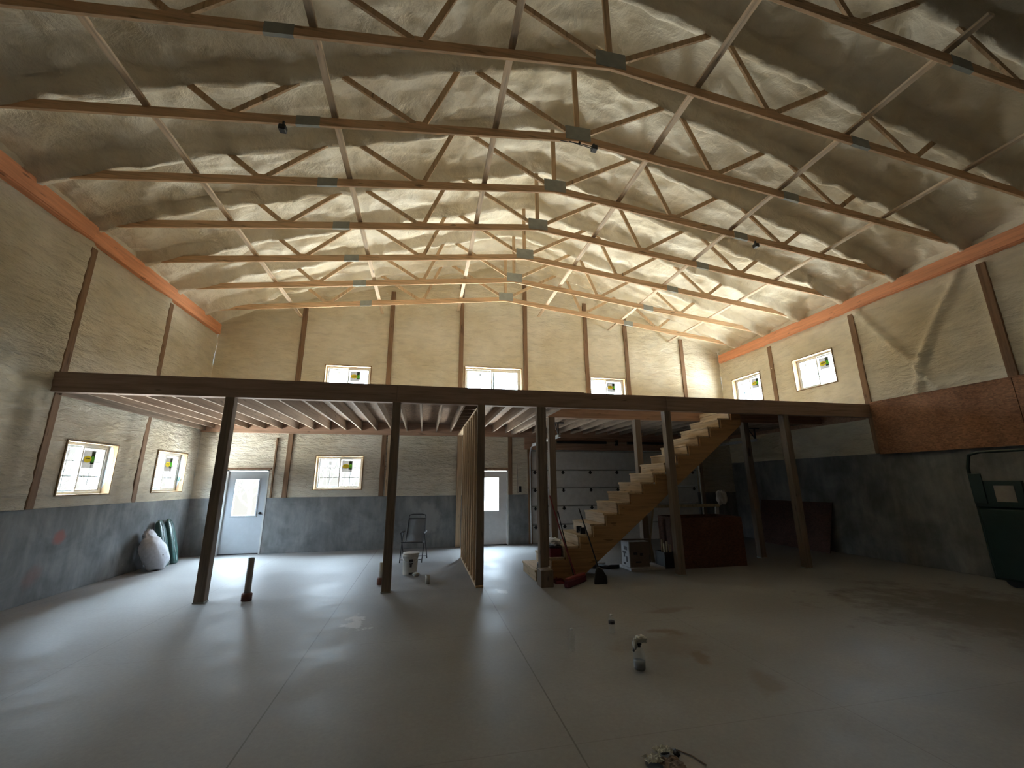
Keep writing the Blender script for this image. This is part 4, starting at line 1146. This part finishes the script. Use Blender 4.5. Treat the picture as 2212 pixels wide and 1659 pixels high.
m = MB(); m.lathe([(0, 0.004), (0.05, 0.004), (0.052, 0.07), (0, 0.07)], (2.05, 4.03, 0), 20); obj('liquid', m, mat_plain('grey_blue_liquid', (0.16, 0.19, 0.22), 0.2), t)
m = MB(); m.box(2.00, 2.075, 4.015, 4.045, 0.205, 0.24); m.bar((2.015, 4.03, 0.205), (1.995, 4.03, 0.15), 0.012, 0.016); m.lathe([(0, 0.185), (0.022, 0.185), (0.022, 0.21), (0, 0.21)], (2.05, 4.03, 0), 16); obj('trigger', m, M['black'], t)
m = MB(); m.blob((2.075, 4.03, 0.25), (0.055, 0.04, 0.028), 0.6, 3, 20, 12, 0.9, None, 6); m.blob((2.01, 4.02, 0.215), (0.02, 0.03, 0.045), 0.5, 3, 16, 10, 1, None, 8); obj('cloth', m, M['paper'], t)
def crumple(m, c, rx, ry, h, seed, n=12):
    random.seed(seed); vs = []; fs = []
    for j in range(n + 1):
        for i in range(n + 1):
            u, v = i / n * 2 - 1, j / n * 2 - 1
            z = h * (0.5 + 0.5 * noise.noise(Vector((u * 2.2, v * 2.2, seed)))) + h * 0.7 * abs(noise.noise(Vector((u * 5, v * 5, seed + 3)))) * 1.2
            vs.append((c[0] + rx * (u + 0.25 * noise.noise(Vector((v * 2, seed, 0)))), c[1] + ry * (v + 0.25 * noise.noise(Vector((u * 2, 0, seed)))), c[2] + 0.004 + z))
    for j in range(n):
        for i in range(n): fs.append((j * (n + 1) + i, j * (n + 1) + i + 1, (j + 1) * (n + 1) + i + 1, (j + 1) * (n + 1) + i))
    m.add(vs, fs, False)
t = thing('crumpled_paper', (1.53, 2.80, 0), 'crumpled pale wrapping paper with black bits at the bottom edge', 'paper')
m = MB(); crumple(m, (1.47, 2.80, 0), 0.055, 0.04, 0.03, 3); crumple(m, (1.57, 2.86, 0), 0.055, 0.035, 0.035, 5); obj('paper_sheet', m, M['paper'], t)
m = MB(); crumple(m, (1.56, 2.75, 0), 0.07, 0.06, 0.02, 8); obj('brown_sheet', m, M['cardb'], t)
m = MB(); m.blob((1.645, 2.82, 0.02), (0.018, 0.03, 0.018), 0.4, 3); m.blob((1.55, 2.79, 0.045), (0.03, 0.008, 0.006), 0.3, 3); obj('black_scrap', m, M['black'], t)
t = thing('paper_strip', (1.72, 2.80, 0), 'thin pale strip on the floor right of the crumpled paper', 'strip')
m = MB(); m.tube([(1.68, 2.87, 0.006), (1.74, 2.80, 0.006), (1.77, 2.70, 0.006)], 0.004, 6); obj('strip_body', m, M['cardb'], t)

# ------------------------------------------------------------------ outside
def tree(x, y, h, lab, seed):
    random.seed(seed); m = MB()
    def grow(p, d, ln, r, lv):
        n = 3; pts = [p]; q = p.copy(); dd = d.copy()
        for i in range(n):
            dd = (dd + Vector((random.uniform(-.16, .16), random.uniform(-.16, .16), random.uniform(-.05, .12)))).normalized()
            q = q + dd * ln / n; pts.append(q.copy())
        m.tube(pts, [r * (1 - 0.4 * i / n) for i in range(n + 1)], 5 if lv < 2 else 4, cap=False)
        if lv >= 5: return
        for k in range(4 if lv < 2 else 3 if lv < 3 else 2):
            t_ = random.uniform(0.15, 1.0); b = pts[min(n, 1 + int(t_ * (n - 1)))]
            ax = Vector((random.uniform(-1, 1), random.uniform(-1, 1), random.uniform(-.1, .8))).normalized()
            grow(b.copy(), (dd * 0.7 + ax * 0.8).normalized(), ln * random.uniform(.55, .75), r * .52, lv + 1)
    grow(Vector((x, y, -0.3)), Vector((random.uniform(-.1, .1), 0, 1)), h * .34, h * 0.0115, 0)
    o = obj('bare_tree', m, M['bark'], origin=(x, y, -0.3)); return tag(o, lab, 'tree', 'bare trees outside the windows')
TR = [(-9.5, 19.5, 6.5, 'bare branching tree seen through the pale blue door glass'),
      (-8.0, 22.5, 8, 'bare tree behind the first one seen through the door glass'),
      (-7.2, 17.8, 4.5, 'thin bare tree close behind the pale blue door'),
      (-5.2, 18.5, 6, 'bare tree at the left of the lower far window'),
      (-3.2, 19.5, 6.5, 'bare tree at the right of the lower far window'),
      (-4.4, 23.0, 8, 'taller bare tree farther back in the lower far window'),
      (-10.5, 15.2, 5.5, 'bare tree seen through the left wall window nearer the viewer'),
      (-12.5, 19.0, 7, 'bare tree farther off in the left wall windows'),
      (-10.2, 20.3, 5.5, 'bare tree seen through the left wall window nearest the corner')]
for i, a in enumerate(TR): tree(a[0], a[1], a[2], a[3], 20 + i)
mb = MB(); mb.box(-7.35, -7.12, 11.35, 11.6, -0.3, 3.6)
t = tag(obj('porch_pole', mb, M['greyp']), 'grey square pole outside the left wall window', 'pole')
t = thing('pale_shed', (4.6, 21.5, -0.3), 'pale shed outside the window of the pale grey door', 'shed')
m = MB(); m.box(3.25, 7.2, 20.5, 23.5, -0.3, 2.0); m.prism([(3.25, 20.5, 2.0), (3.25, 23.5, 2.0), (3.25, 22.0, 3.0)], (0, 0, 0), (3.95, 0, 0)); obj('shed_wall', m, M['siding'], t)
m = MB(); m.box(3.10, 7.4, 20.3, 20.5, 1.98, 2.06); m.prism([(3.1, 20.3, 2.02), (3.1, 22.0, 3.06), (3.1, 22.0, 3.12), (3.1, 20.3, 2.08)], (0, 0, 0), (4.3, 0, 0)); obj('shed_roof', m, M['roofb'], t)
t = thing('neighbour_house', (25, 27, 0), 'house with a blue-grey roof outside the corner window on the right', 'house')
m = MB(); m.box(19, 31, 22, 36, -0.5, 4.2); obj('house_wall', m, M['siding'], t)
m = MB(); m.prism([(18.4, 21.4, 4.1), (31.6, 21.4, 4.1), (31.6, 29.0, 9.2), (18.4, 29.0, 9.2)], (0, 0, 0), (0, 0, 0.15)); obj('house_roof', m, M['roofb'], t)
m = MB(); m.tube([(23.3, 26.0, 6.5), (23.3, 26.0, 8.2)], 0.09, 8); m.tube([(23.3, 26.0, 8.15), (23.3, 26.0, 8.35)], 0.17, 8); obj('roof_vent', m, M['roofb'], t)
